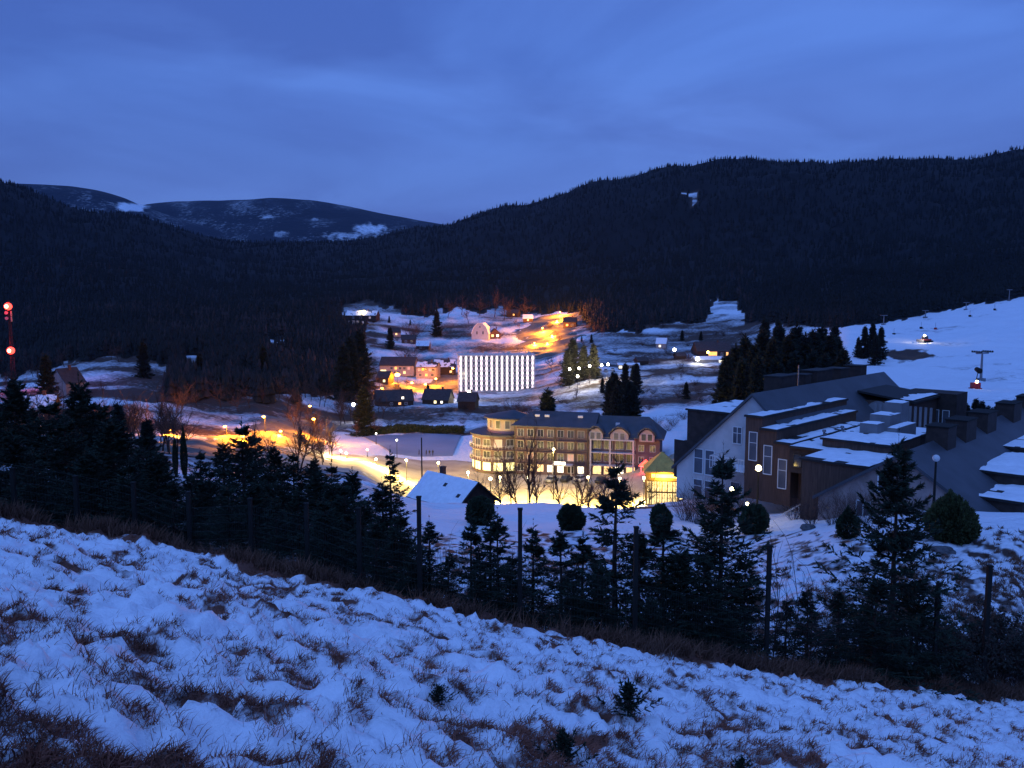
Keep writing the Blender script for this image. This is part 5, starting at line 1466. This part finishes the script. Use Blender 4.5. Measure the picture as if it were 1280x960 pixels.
house('cabin', 786, 430, 26, 6, 2.6, 3.4, R(-4), m_wood_wall, m_snow, 'long low cabin with snow roof behind the dark spruces', 'cabin', None, [(-0.8, 1.5, 1.6, 1.2, g_white), (0.2, 1.5, 1.4, 1.0, m_glass)], chim=False)
house('cabin', 852, 460, 12, 6, 2.4, 4.2, R(8), m_dark_wood, m_tile, 'small dark cabin beside a bright white lamp', 'cabin', None, (), chim=False)
house('roadside_house', 712, 640, 16, 9, 5.0, 8.6, R(-10), m_wood_wall, m_tile, 'house lit orange by the street lamps at the forest edge', 'house', None, [(-0.4, 2.6, 1.6, 1.5, g_orange), (0.4, 2.6, 1.6, 1.5, m_glass)])
house('valley_house', 45, 190, 40, 8, 3.2, 6.2, R(20), m_dark_wood, m_tile, 'dark house half hidden in the trees below the mast', 'house', 0.5, [(0.3, 1.8, 1.0, 1.0, m_glass)])
house('tower_house', 73, 262, 26, 8, 6.0, 10.5, R(-15), m_grey, m_tile, 'grey house with red light from the mast on its gable', 'house', None, [(0.0, 3.2, 1.0, 1.2, m_glass)], gable_front=True)

# ================================================================== ROADS, LAMPS, LIFT, FENCE, MAST, PEOPLE
def drape(x, y):
    """height of the valley sheet itself (its grid, interpolated)"""
    ts, ys, Z = GRID['valley']
    x = np.atleast_1d(np.asarray(x, float)); y = np.atleast_1d(np.asarray(y, float))
    fi = np.interp(y, ys, np.arange(len(ys))); fj = np.interp(x / (y + 8), ts, np.arange(len(ts)))
    i = np.minimum(fi.astype(int), len(ys) - 2); j = np.minimum(fj.astype(int), len(ts) - 2); u = fi - i; v = fj - j
    z = (Z[i, j] * (1 - v) + Z[i, j + 1] * v) * (1 - u) + (Z[i + 1, j] * (1 - v) + Z[i + 1, j + 1] * v) * u
    return z
def ribbon(name, pts, width, mt, lift=0.06, step=2.0, ragged=0.25):
    P2 = [hit(px, py, y0) for px, py, y0 in pts]
    xy = np.array([(p.x, p.y) for p in P2])
    s = np.concatenate([[0], np.cumsum(np.hypot(*np.diff(xy, axis=0).T))])
    n = max(8, int(s[-1] / step)); u = np.linspace(0, s[-1], n)
    x = np.interp(u, s, xy[:, 0]); y = np.interp(u, s, xy[:, 1])
    for _ in range(8):
        x[1:-1] = (x[:-2] + 2 * x[1:-1] + x[2:]) / 4; y[1:-1] = (y[:-2] + 2 * y[1:-1] + y[2:]) / 4
    dx, dy = np.gradient(x), np.gradient(y); l = np.hypot(dx, dy); nx, ny = -dy / l, dx / l
    m = max(5, int(width / step)); V = np.zeros((n, m, 3))
    wl = width * (0.5 + ragged * (fbm(u * 0.09, u * 0, 3, 3) - 0.5) * 2); wr = width * (0.5 + ragged * (fbm(u * 0.09, u * 0 + 9, 4, 3) - 0.5) * 2)
    for j in range(m):
        f = -wl + (wl + wr) * j / (m - 1)
        V[:, j, 0] = x + nx * f; V[:, j, 1] = y + ny * f
    V[:, :, 2] = drape(V[:, :, 0].ravel(), V[:, :, 1].ravel()).reshape(n, m) + lift
    V[:, 0, 2] -= lift + 0.05; V[:, -1, 2] -= lift + 0.05
    i = np.arange(n * m).reshape(n, m)
    q = np.stack([i[:-1, :-1], i[1:, :-1], i[1:, 1:], i[:-1, 1:]], -1).reshape(-1, 4)
    return tag(np_mesh(name, V.reshape(-1, 3), [q], mt, True), kind='structure')
ribbon('road', [(205, 572, 120), (240, 564, 120), (290, 557, 120), (330, 548, 120), (370, 536, 120), (402, 526, 120)], 20, m_asph, 0.15)
ribbon('village_road', [(466, 500, 240), (500, 490, 240), (540, 484, 240), (566, 474, 240), (580, 468, 240)], 26, m_asph, 0.2)
ribbon('hill_road', [(686, 446, 240), (690, 432, 240), (680, 418, 240), (688, 404, 240), (704, 394, 240)], 46, m_asph, 0.25, 3.0)  # wide dark sheet added over the snow slope so the lamplight reads orange
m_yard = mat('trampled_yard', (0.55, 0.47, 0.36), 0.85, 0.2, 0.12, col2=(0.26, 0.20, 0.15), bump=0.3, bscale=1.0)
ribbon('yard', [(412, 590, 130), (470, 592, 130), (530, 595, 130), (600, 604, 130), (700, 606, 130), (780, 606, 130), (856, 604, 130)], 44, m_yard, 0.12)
# frozen lot behind the yard
ribbon('frozen_lot', [(470, 555, 150), (500, 555, 150), (530, 555, 150), (572, 555, 150)], 40, m_lot, 0.3, 2.5, 0.06)

SOD = (1.0, 0.31, 0.01); WARM = (1.0, 0.70, 0.18); WHT = (1.0, 0.88, 0.66)
g_sod = glow('sodium_lamp', (1.0, 0.50, 0.10), 14); g_wlamp = glow('warm_lamp', (1.0, 0.82, 0.42), 14); g_wht = glow('white_lamp', (1.0, 0.93, 0.78), 14)
def lamp(px, py, Y, col, power, label, group, r=0.35, arm=0.8, ball_=False, cat='street lamp', name='street_lamp', lit=True, down=False):
    x = tx(px, py) * Y; zt = slope(py) * Y; z0 = hz(x, Y)
    h = max(zt - z0, 1.2)
    root = empty(name, (x, Y, z0 - 0.05), 0, label, cat, group)
    MB().tube((0, 0, 0), (0, 0, h), 0.09, 0.055, 8).tube((0, 0, 0), (0, 0, 0.5), 0.14, 0.12, 8).build('pole', m_post, root)
    gl = {SOD: g_sod, WARM: g_wlamp, WHT: g_wht}[col] if lit else m_frame
    if ball_:
        MB().ball((0, 0, h + r), r, 12, 8).build('globe', gl, root, True)
        lz = h + r; ly = 0
    else:
        MB().tube((0, 0, h - 0.05), (0, -arm, h + 0.12), 0.045, 0.04, 6).build('arm', m_post, root)
        hd = MB().box(-r * 0.5, -arm - r, h + 0.06, r * 0.5, -arm + r * 0.8, h + 0.2).build('lamp_head', m_post, root)
        MB().ball((0, -arm - 0.1, h), r, 10, 6, 0.6).build('lens', gl, hd, True)
        lz = h - 0.3; ly = -arm - 0.1
    if lit and power:
        l = bpy.data.lights.new('lamp_light', 'SPOT' if down else 'POINT'); l.energy = power
        if down: l.spot_size = R(152); l.spot_blend = 0.6
        l.color = col; l.shadow_soft_size = r
        lo = bpy.data.objects.new('lamp_light', l); link(lo, root); lo.location = (0, ly - r - 0.25, lz - 0.2 if not ball_ else lz + r + 0.2)
        if down: lo.location = (0, 0, lz - r - 0.1)
    return root
# orange road on the left
for px, py, Y in [(217, 545, 178), (283, 532, 190), (331, 520, 205), (352, 538, 200), (305, 548, 185)]:
    lamp(px, py, Y, SOD, 20000, 'orange street lamp on the road behind the columnar thujas', 'orange lamps on the left road', 0.4)
lamp(393, 523, 232, SOD, 26000, 'orange lamp glowing inside a bare tree', None, 0.5)
lamp(388, 507, 270, SOD, 900, 'small orange lamp on the slope above the road', None, 0.5)
lamp(442, 508, 300, WHT, 1800, 'lone white lamp among the dark trees beside the village', None, 0.7, ball_=True)
lamp(454, 394, 690, WARM, 6000, 'warm lamp at the corner of the hillside chalet', None, 1.4, ball_=True)
# hotel yard
GY = 'warm lamps of the hotel yard'
for px, py, Y, pw in [(433, 579, 196, 13000), (470, 579, 190, 16000), (508, 577, 186, 20000), (548, 580, 182, 16000), (585, 592, 170, 34000), (625, 598, 164, 34000), (660, 598, 162, 30000), (692, 563, 172, 30000), (735, 598, 160, 34000), (775, 600, 158, 36000), (805, 599, 156, 26000)]:
    lamp(px, py, Y, WARM, pw, 'warm %s lamp lighting the snow before the rounded hotel' % ('globe' if px < 560 else 'shaded yard'), GY, 0.30, ball_=True, down=px > 560)
GL = 'pale lamps by the frozen lot'
for px, py, Y in [(470, 543, 238), (496, 551, 215), (459, 563, 206), (426, 572, 202)]:
    lamp(px, py, Y, WHT, 160, 'slim pale lamp at the edge of the frozen lot', GL, 0.24, ball_=True)
# village
GV = 'orange lamps of the village street'
for px, py, Y, pw in [(497, 468, 440, 24000), (478, 486, 410, 14000), (515, 478, 430, 20000), (545, 473, 440, 20000), (566, 460, 455, 24000), (488, 494, 395, 9000), (532, 480, 420, 20000), (474, 500, 380, 8000)]:
    lamp(px, py, Y, SOD, pw, 'orange street lamp between the village houses', GV, 0.7 if px != 497 else 1.5)
lamp(587, 494, 380, WHT, 2600, 'bright white lamp below the lit hotel block', None, 1.2, ball_=True)
lamp(581, 501, 372, WHT, 1600, 'low white lamp on the snow before the annex', None, 0.6, ball_=True)
for px, py, Y, pw in [(700, 390, 720, 150000), (678, 410, 640, 160000), (696, 406, 680, 180000), (690, 422, 610, 150000), (706, 398, 690, 110000), (668, 430, 590, 90000), (684, 434, 580, 90000)]:
    lamp(px, py, Y, SOD, pw, 'orange lamp on the bright hill road at the forest edge', 'lamps of the hill road', 0.6)
for px, py, Y, pw in [(712, 463, 380, 3600), (724, 462, 382, 3600), (737, 459, 384, 3600), (752, 458, 385, 7000), (760, 457, 390, 2500), (722, 472, 360, 2000)]:
    lamp(px, py, Y, WHT, pw, 'white lamp in the row under the lit spruces', 'lamps of the upper car park', 0.6, ball_=True)
lamp(843, 439, 452, WHT, 900, 'white lamp on the corner of the small dark cabin', None, 0.9, ball_=True)
lamp(885, 442, 455, SOD, 1800, 'orange lamp at the left end of the ski chalet', None, 0.8, ball_=True)
lamp(872, 451, 440, WHT, 1600, 'warm white lamp beside the snow-roofed garage', None, 1.1, ball_=True)
# lamps in the garden of the apartments
lamp(948, 588, 57.5, WARM, 60, 'lamp shining through branches by the stepped brown bays', None, 0.22, ball_=True, cat='garden lamp', name='garden_lamp')
lamp(915, 613, 58.5, WARM, 25, 'garden lamp glowing low by the white gable', None, 0.16, ball_=True, cat='garden lamp', name='garden_lamp')
lamp(934, 631, 57.0, WARM, 16, 'lowest garden lamp half hidden behind a spruce', None, 0.12, ball_=True, cat='garden lamp', name='garden_lamp')
lamp(1170, 576, 44.5, WHT, 0, 'unlit globe lamp on a dark post before the apartments', None, 0.20, ball_=True, lit=False)
lamp(613, 600, 104, WARM, 120, 'thin lamp post standing at the small snowy house', None, 0.22, ball_=True)
# plain pole beside the small house
p = foot(528, 118)
mb = MB().tube((0, 0, 0), (0, 0, slope(547) * 118 - p.z), 0.13, 0.09, 8)
o = mb.build('utility_pole', m_bark, None, False, (p.x, p.y, p.z)); tag(o, 'bare utility pole rising behind the small snowy house', 'pole')

# red light spilling on the hotel porch
l = bpy.data.lights.new('porch_light', 'POINT'); l.energy = 700; l.color = (1.0, 0.06, 0.04); l.shadow_soft_size = 0.4
lo = bpy.data.objects.new('porch_light', l); link(lo, ht); lo.location = (33.0, -4.2, 4.2)

# ---- mast with two red obstruction lights
_x = tx(12, 400) * 300; mp_ = Vector((_x, 300, hz(_x, 300))); top = slope(376) * 300 - mp_.z
ms = empty('radio_mast', (mp_.x, mp_.y, mp_.z), 0.3, 'lattice radio mast with two glowing red lights on the left', 'mast')
mb = MB(); wb = 0.9; wt = 0.3; nseg = 22
def corner(k, f): w_ = wb + (wt - wb) * f; return (w_ * math.cos(2.094 * k), w_ * math.sin(2.094 * k), top * f)
for j in range(nseg):
    f0, f1 = j / nseg, (j + 1) / nseg
    for k in range(3):
        mb.tube(corner(k, f0), corner(k, f1), 0.09, 0.09, 4)
        mb.tube(corner(k, f0), corner((k + 1) % 3, f1), 0.05, 0.05, 3)
        mb.tube(corner(k, f1), corner((k + 1) % 3, f1), 0.05, 0.05, 3)
mb.build('lattice', m_post, ms)
for k, f in enumerate((0.80, 0.86)):
    MB().tube((0.8, -0.6, top * f - 0.9), (0.8, -0.6, top * f + 0.9), 0.28, 0.28, 8).build('antenna', m_metal, ms)
    MB().tube((-0.7, -0.8, top * f + 0.3), (-0.7, -1.1, top * f + 0.3), 0.6, 0.6, 14).build('dish', m_metal, ms)
g_obs = glow('red_obstruction_lamp', (1.0, 0.045, 0.03), 4.5); g_core = glow('lamp_core', (1.0, 0.55, 0.25), 14)
for py, nm in ((383, 1), (438, 2)):
    z = slope(py) * 300 - mp_.z
    o = MB().ball((0, -0.9, z), 1.35, 14, 10).build('obstruction_light', g_obs, ms, True)
    MB().ball((-0.2, -2.0, z), 0.62, 10, 8).build('bulb', g_core, o, True)
    MB().tube((0, 0, z - 0.7), (0, -0.9, z - 0.7), 0.15, 0.15, 6).build('bracket', m_metal, o)
    l = bpy.data.lights.new('obstruction_glow', 'POINT'); l.energy = 5000; l.color = (1.0, 0.02, 0.015); l.shadow_soft_size = 1.0
    lo = bpy.data.objects.new('obstruction_glow', l); link(lo, o); lo.location = (0, -3.5, z)

# ---- wire fence with dark posts
POSTS = [(-60, 595, 655), (20, 595, 660), (98, 596, 668), (170, 604, 676), (238, 616, 690), (315, 624, 706), (385, 630, 722), (450, 636, 735), (525, 622, 752), (650, 637, 778), (793, 660, 812), (957, 683, 842), (1165, 730, 880)]
fe = empty('wire_fence', (0, 0, 0), 0, 'dark post and wire mesh fence along the lower edge of the meadow', 'fence')
fx = []
for (px, py0, py1) in POSTS:
    t = tx(px, py1); Y = float(edge_y(t)) + 0.45
    x = t * Y; z0 = hz(x, Y) - 0.1; z1 = slope(py0) * Y
    z1 = max(z1, z0 + 1.5)
    MB().box(-0.045, -0.045, 0, 0.045, 0.045, z1 - z0).box(-0.055, -0.055, z1 - z0, 0.055, 0.055, z1 - z0 + 0.03).build('post', m_post, fe, False, (x, Y, z0))
    fx.append((x, Y, z0 + 0.1, z1))
m_wire = mat('dark_wire', (0.035, 0.045, 0.040), 0.5, 0.1, 5, metal=0.4)
def panel(a, b, hh):
    A = Vector(a[:3]); B = Vector(b[:3]); tb_ = TB(); n = max(8, int((B - A).length / 0.06))
    f = (np.arange(n) / (n - 1))[:, None]
    lo = np.array(A)[None] * (1 - f) + np.array(B)[None] * f
    lo[:, 2] = H(lo[:, 0], lo[:, 1]) + 0.05
    hi_ = lo.copy(); hi_[:, 2] = lo[:, 2] * 0 + (A.z + hh) * (1 - f[:, 0]) + (B.z + hh) * f[:, 0]
    tb_.sticks(lo, hi_, 0.0035, 0.0035)
    rows = np.linspace(0.05, 1, 8)
    a_ = np.array([[A.x, A.y, A.z + hh * r] for r in rows]); b_ = np.array([[B.x, B.y, B.z + hh * r] for r in rows])
    tb_.sticks(a_, b_, 0.0035, 0.0035)
    o = tb_.build('mesh_panel', m_wire, fe)
for a, b in zip(fx[:-1], fx[1:]):
    panel(a, b, 1.5)
ef = empty('end_post', (0, 0, 0))
t = tx(1228, 862); Y = float(edge_y(t)) + 1.0; x = t * Y; z0 = hz(x, Y)
ef.location = (x, Y, z0 - 0.1); hgt = slope(708) * Y - z0
MB().box(-0.06, -0.06, 0, 0.06, 0.06, hgt + 0.1).build('post', m_post, ef)
MB().box(-0.075, -0.075, hgt + 0.1, 0.075, 0.075, hgt + 0.14).build('cap', m_post, ef)
tag(ef, 'thick dark post standing among withered bushes', 'post')

# ---- chair lift on the ski slope
def pylon(px, py_top, Y, label, hs=1.0):
    x = tx(px, py_top) * Y; zt = slope(py_top) * Y; z0 = hz(x, Y); h = zt - z0
    r = empty('lift_pylon', (x, Y, z0 - 0.3), R(25), label, 'lift pylon', 'pylons of the chair lift')
    MB().tube((0, 0, 0), (0, 0, h + 0.3), 0.40 * hs, 0.24 * hs, 10).box(-0.9, -0.9, 0, 0.9, 0.9, 0.9).build('mast', m_metal, r)
    c = MB().box(-2.6, -0.2, h, 2.6, 0.2, h + 0.4).build('crossarm', m_metal, r)
    for sx in (-2.4, 2.4):
        mb = MB().box(sx - 0.12, -1.6, h + 0.4, sx + 0.12, 1.6, h + 0.6)
        for k in range(5): mb.tube((sx - 0.15, -1.4 + 0.7 * k, h + 0.75), (sx + 0.15, -1.4 + 0.7 * k, h + 0.75), 0.22, 0.22, 8)
        mb.build('sheave_train', m_post, c)
    return (x, Y, zt)
PY = [(1228, 441, 232, 'tall lift pylon with wide crossarm on the open snow'), (1105, 394, 440, 'lift pylon behind the spruce clump'), (1157, 388, 470, 'thin lift pylon at the upper edge of the piste'), (1208, 378, 490, 'lift pylon high up where the wood meets the piste'), (1262, 362, 510, 'uppermost lift pylon against the dark wood')]
tops = [pylon(px, py, Y, lb, 1.0 if k == 0 else 0.8) for k, (px, py, Y, lb) in enumerate(PY)]
cab = MB()
up = [tops[1], tops[2], tops[3], tops[4]]
ext = (tops[4][0] + (tops[4][0] - tops[3][0]) * 1.2, tops[4][1] + 30, tops[4][2] + (tops[4][2] - tops[3][2]) * 1.3)
low = (tops[1][0] - 30, tops[1][1] - 30, tops[1][2] - 5)
chain = [low] + up + [ext]
for a, b in zip(chain[:-1], chain[1:]):
    for k in range(8):
        f0, f1 = k / 8, (k + 1) / 8
        def pt(f): return (a[0] + (b[0] - a[0]) * f, a[1] + (b[1] - a[1]) * f, a[2] + (b[2] - a[2]) * f - 1.6 * 4 * f * (1 - f) * 0.5 + 0.6)
        cab.tube(pt(f0), pt(f1), 0.05, 0.05, 4)
o = cab.build('lift_cable', m_post); tag(o, 'haul cable strung along the pylons at the top of the piste', 'cable')
m_red = mat('red_paint', (0.45, 0.03, 0.03), 0.5, 0.1, 3)
def chair(px, py, Y, mt, label):
    c = P(px, py, Y)
    r = empty('lift_chair', (c.x, c.y, c.z), R(30), label, 'lift chair', 'chairs of the lift')
    MB().tube((0, 0.3, 0.9), (0, 0.3, 3.4), 0.06, 0.06, 5).build('hanger', m_post, r)
    MB().box(-1.1, -0.5, 0, 1.1, 0.3, 0.18).build('seat', mt, r)
    MB().box(-1.1, 0.22, 0.15, 1.1, 0.4, 1.0).build('backrest', mt, r)
    MB().tube((-1.1, -0.5, 0.7), (1.1, -0.5, 0.7), 0.05, 0.05, 5).tube((-1.1, 0.3, 0.7), (-1.1, -0.5, 0.7), 0.05, 0.05, 5).tube((1.1, 0.3, 0.7), (1.1, -0.5, 0.7), 0.05, 0.05, 5).build('safety_bar', m_post, r)
for px, py, Y, mt, lb in [(1118, 419, 380, m_post, 'dark lift chair hanging near the spruce clump'), (1152, 411, 395, m_post, 'dark lift chair beside the red one'), (1170, 412, 395, m_red, 'red lift chair over the piste'), (1213, 396, 420, m_post, 'dark lift chair below the high pylon'), (1244, 388, 430, m_post, 'uppermost dark lift chair over the piste')]:
    chair(px, py, Y, mt, lb)
# snow gun beside the big pylon
p = hit(1219, 486, 120)
sg = empty('snow_gun', (p.x, p.y, p.z - 0.1), 0, 'red-footed snow gun on a pole beside the big lift pylon', 'snow gun')
MB().box(-1.0, -0.8, 0, 1.0, 0.8, 1.7).box(-1.3, -1.0, 0, 1.3, 1.0, 0.3).build('base', m_red, sg)
MB().tube((0, 0, 1.5), (0.5, 0, 4.6), 0.12, 0.1, 6).build('pole', m_post, sg)
MB().tube((0.4, -1.0, 4.9), (0.6, 0.9, 5.3), 0.75, 0.6, 12).build('fan_barrel', m_post, sg)
MB().ball((0, -0.6, 2.0), 0.4, 8, 6).build('lamp', g_wlamp, sg, True)
# snow groomer with its light on
p = hit(1157, 428, 120)
gm = empty('snow_groomer', (p.x, p.y, p.z), R(20), 'snow groomer with a bright light working on the piste', 'vehicle')
for sy in (-1, 1): MB().xprism([(sy * 1.6 - 0.4, 0), (sy * 1.6 + 0.4, 0), (sy * 1.6 + 0.4, 0.8), (sy * 1.6 - 0.4, 0.8)], -2.2, 2.2).build('track', m_post, gm)
MB().box(-2.0, -1.2, 0.6, 2.0, 1.2, 1.4).build('body', m_red, gm)
MB().xprism([(-1.0, 1.4), (1.0, 1.4), (0.8, 2.7), (-0.8, 2.7)], -1.4, 0.4).build('cab', m_glass, gm)
MB().box(-3.2, -2.0, 0.2, -2.9, 2.0, 1.3).build('blade', m_metal, gm)
MB().ball((-1.3, -0.5, 2.9), 0.5, 8, 6).build('headlight', g_wht, gm, True)
l = bpy.data.lights.new('groomer_light', 'POINT'); l.energy = 1200; l.color = (1, .85, .6); l.shadow_soft_size = 0.3
lo = bpy.data.objects.new('groomer_light', l); link(lo, gm); lo.location = (-4.2, -1.5, 2.6)

# ---- parked cars
def make_car(mt):
    r = empty('parked_car')
    prof = [(-2.1, 0.35), (2.1, 0.35), (2.15, 0.75), (1.3, 0.92), (-2.0, 0.95), (-2.15, 0.8)]
    MB().yprism(prof, -0.85, 0.85).build('body', mt, r, bevel=0.05)
    MB().yprism([(-1.7, 0.94), (1.15, 0.93), (0.45, 1.42), (-1.2, 1.45)], -0.74, 0.74).build('cabin', m_glass, r)
    MB().yprism([(-1.25, 1.45), (0.48, 1.42), (0.4, 1.49), (-1.15, 1.52)], -0.72, 0.72).build('roof', mt, r)
    for sx in (-1.3, 1.35):
        for sy in (-0.8, 0.8):
            w_ = MB().tube((sx, sy - 0.1, 0.32), (sx, sy + 0.1, 0.32), 0.32, 0.32, 12).build('wheel', m_post, r)
            MB().tube((sx, sy - 0.11, 0.32), (sx, sy + 0.11, 0.32), 0.17, 0.17, 8).build('rim', m_metal, w_)
    for sy in (-0.6, 0.6): MB().box(2.1, sy - 0.15, 0.62, 2.17, sy + 0.15, 0.76).build('headlight', m_frame, r)
    return r
m_cw = mat('white_car_paint', (0.55, 0.55, 0.56), 0.35, 0.05, 2); m_cd = mat('dark_car_paint', (0.03, 0.032, 0.04), 0.3, 0.1, 2); m_cs = mat('silver_car_paint', (0.30, 0.31, 0.33), 0.35, 0.05, 2)
cars = {'white': make_car(m_cw), 'dark': make_car(m_cd), 'silver': make_car(m_cs)}
for i, (px, py, y0, col, rz) in enumerate([(706, 470, 300, 'white', 80), (716, 470, 300, 'dark', 82), (727, 469, 300, 'silver', 80), (738, 468, 300, 'white', 78), (748, 466, 300, 'dark', 80), (757, 465, 300, 'silver', 84), (766, 464, 300, 'white', 80),
                                           (690, 603, 140, 'silver', 60), (708, 602, 140, 'dark', 62), (726, 602, 140, 'white', 60), (752, 604, 140, 'dark', 58)]):
    p = hit(px, py, y0)
    up_ = i < 7
    place(cars[col], (p.x, p.y, float(drape(p.x, p.y)[0]) + 0.12), R(rz), 1.0, '%s car parked %s' % (col, 'under the lit spruces beside the white hotel block' if up_ else 'in the floodlit yard before the rounded hotel'), 'car', 'cars parked under the spruces' if up_ else 'cars parked in the hotel yard')

# ---- dark clipped hedge behind the frozen lot
hg_ = empty('hedge', (0, 0, 0), 0, 'long dark hedge along the back of the frozen lot', 'hedge')
hc = TB(); r3 = np.random.RandomState(77); n = 9000
f = r3.uniform(0, 1, n); Yh = 262 + 6 * f; pxh = 462 + (580 - 462) * f
xh = np.array([tx(a, 545) for a in pxh]) * Yh + r3.normal(0, 0.3, n); yh = Yh + r3.uniform(-0.8, 0.8, n)
zh = H(xh, yh) + r3.uniform(0, 1, n) * (2.2 + 0.7 * fbm(xh * 0.4, yh * 0, 3, 3))
c = np.stack([xh, yh, zh], 1); u_ = unit(r3.normal(0, 1, (n, 3))); v_ = unit(np.cross(u_, r3.normal(0, 1, (n, 3))))
hc.tris(c - u_ * 0.22, c + u_ * 0.22, c + v_ * 0.45)
hc.build('foliage', m_thuja, hg_)
st_ = TB(); k = np.arange(0, n, 90); b0 = c[k].copy(); b0[:, 2] = H(b0[:, 0], b0[:, 1]) - 0.1; st_.sticks(b0, b0 + np.array([0, 0, 1.6]), 0.05, 0.02); st_.build('stem', m_bark, hg_)

# ---- four people crossing the frozen lot
m_coat = mat('dark_winter_clothes', (0.03, 0.03, 0.04), 0.9, 0.2, 4)
def person(px, py, Y, seed, label):
    rs_ = random.Random(seed)
    p = foot(px, Y)
    J = [(0, 0, 0.95), (0, 0, 1.2), (0, 0.01, 1.42), (0, 0.0, 1.54), (0, -0.02, 1.64), (0, -0.01, 1.74)]
    st = rs_.uniform(0.10, 0.22)
    J += [(-0.10, 0, 0.88), (-0.11, -st, 0.50), (-0.11, -st * 0.6, 0.08), (-0.11, -st * 0.6 - 0.16, 0.04)]
    J += [(0.10, 0, 0.88), (0.11, st * 0.5, 0.50), (0.11, st * 1.4, 0.10), (0.11, st * 1.4 - 0.16, 0.04)]
    J += [(-0.19, 0, 1.40), (-0.26, 0.05, 1.14), (-0.25, -0.08, 0.90)]
    J += [(0.19, 0, 1.40), (0.26, -0.05, 1.14), (0.25, -0.14, 0.92)]
    E = [(0, 1), (1, 2), (2, 3), (3, 4), (4, 5), (0, 6), (6, 7), (7, 8), (8, 9), (0, 10), (10, 11), (11, 12), (12, 13), (2, 14), (14, 15), (15, 16), (2, 17), (17, 18), (18, 19)]
    Rd = [.16, .17, .17, .06, .10, .08] + [.10, .075, .055, .05] * 2 + [.075, .06, .045] * 2
    me = bpy.data.meshes.new('person'); me.from_pydata(J, E, []); me.update()
    o = bpy.data.objects.new('person', me); link(o)
    md = o.modifiers.new('skin', 'SKIN')
    for v, r in zip(me.skin_vertices[0].data, Rd): v.radius = (r, r * 0.85)
    me.skin_vertices[0].data[0].use_root = True
    o.modifiers.new('sub', 'SUBSURF').levels = 1
    me.materials.append(m_coat)
    o.location = (p.x, p.y, p.z + 0.32); o.rotation_euler = (0, 0, rs_.uniform(0, 6.28))
    tag(o, label, 'person', 'people on the frozen lot')
for k, px in enumerate((524, 533, 537, 541)):
    person(px, 558, 224, k, 'person in dark winter clothes walking across the frozen lot')

# ---- thin valley air
HAZE = 2.0e-5
hzm = bpy.data.materials.new('thin_haze'); hzm.use_nodes = True
ht_ = hzm.node_tree; ht_.nodes.clear()
ho = ht_.nodes.new('ShaderNodeOutputMaterial'); pv = ht_.nodes.new('ShaderNodeVolumePrincipled')
pv.inputs['Color'].default_value = (0.30, 0.55, 1.0, 1); pv.inputs['Density'].default_value = HAZE; pv.inputs['Anisotropy'].default_value = 0.2
ht_.links.new(pv.outputs[0], ho.inputs['Volume'])
hb = MB().box(-7000, -60, -320, 7000, 7600, 640).build('haze', hzm); tag(hb, kind='stuff')
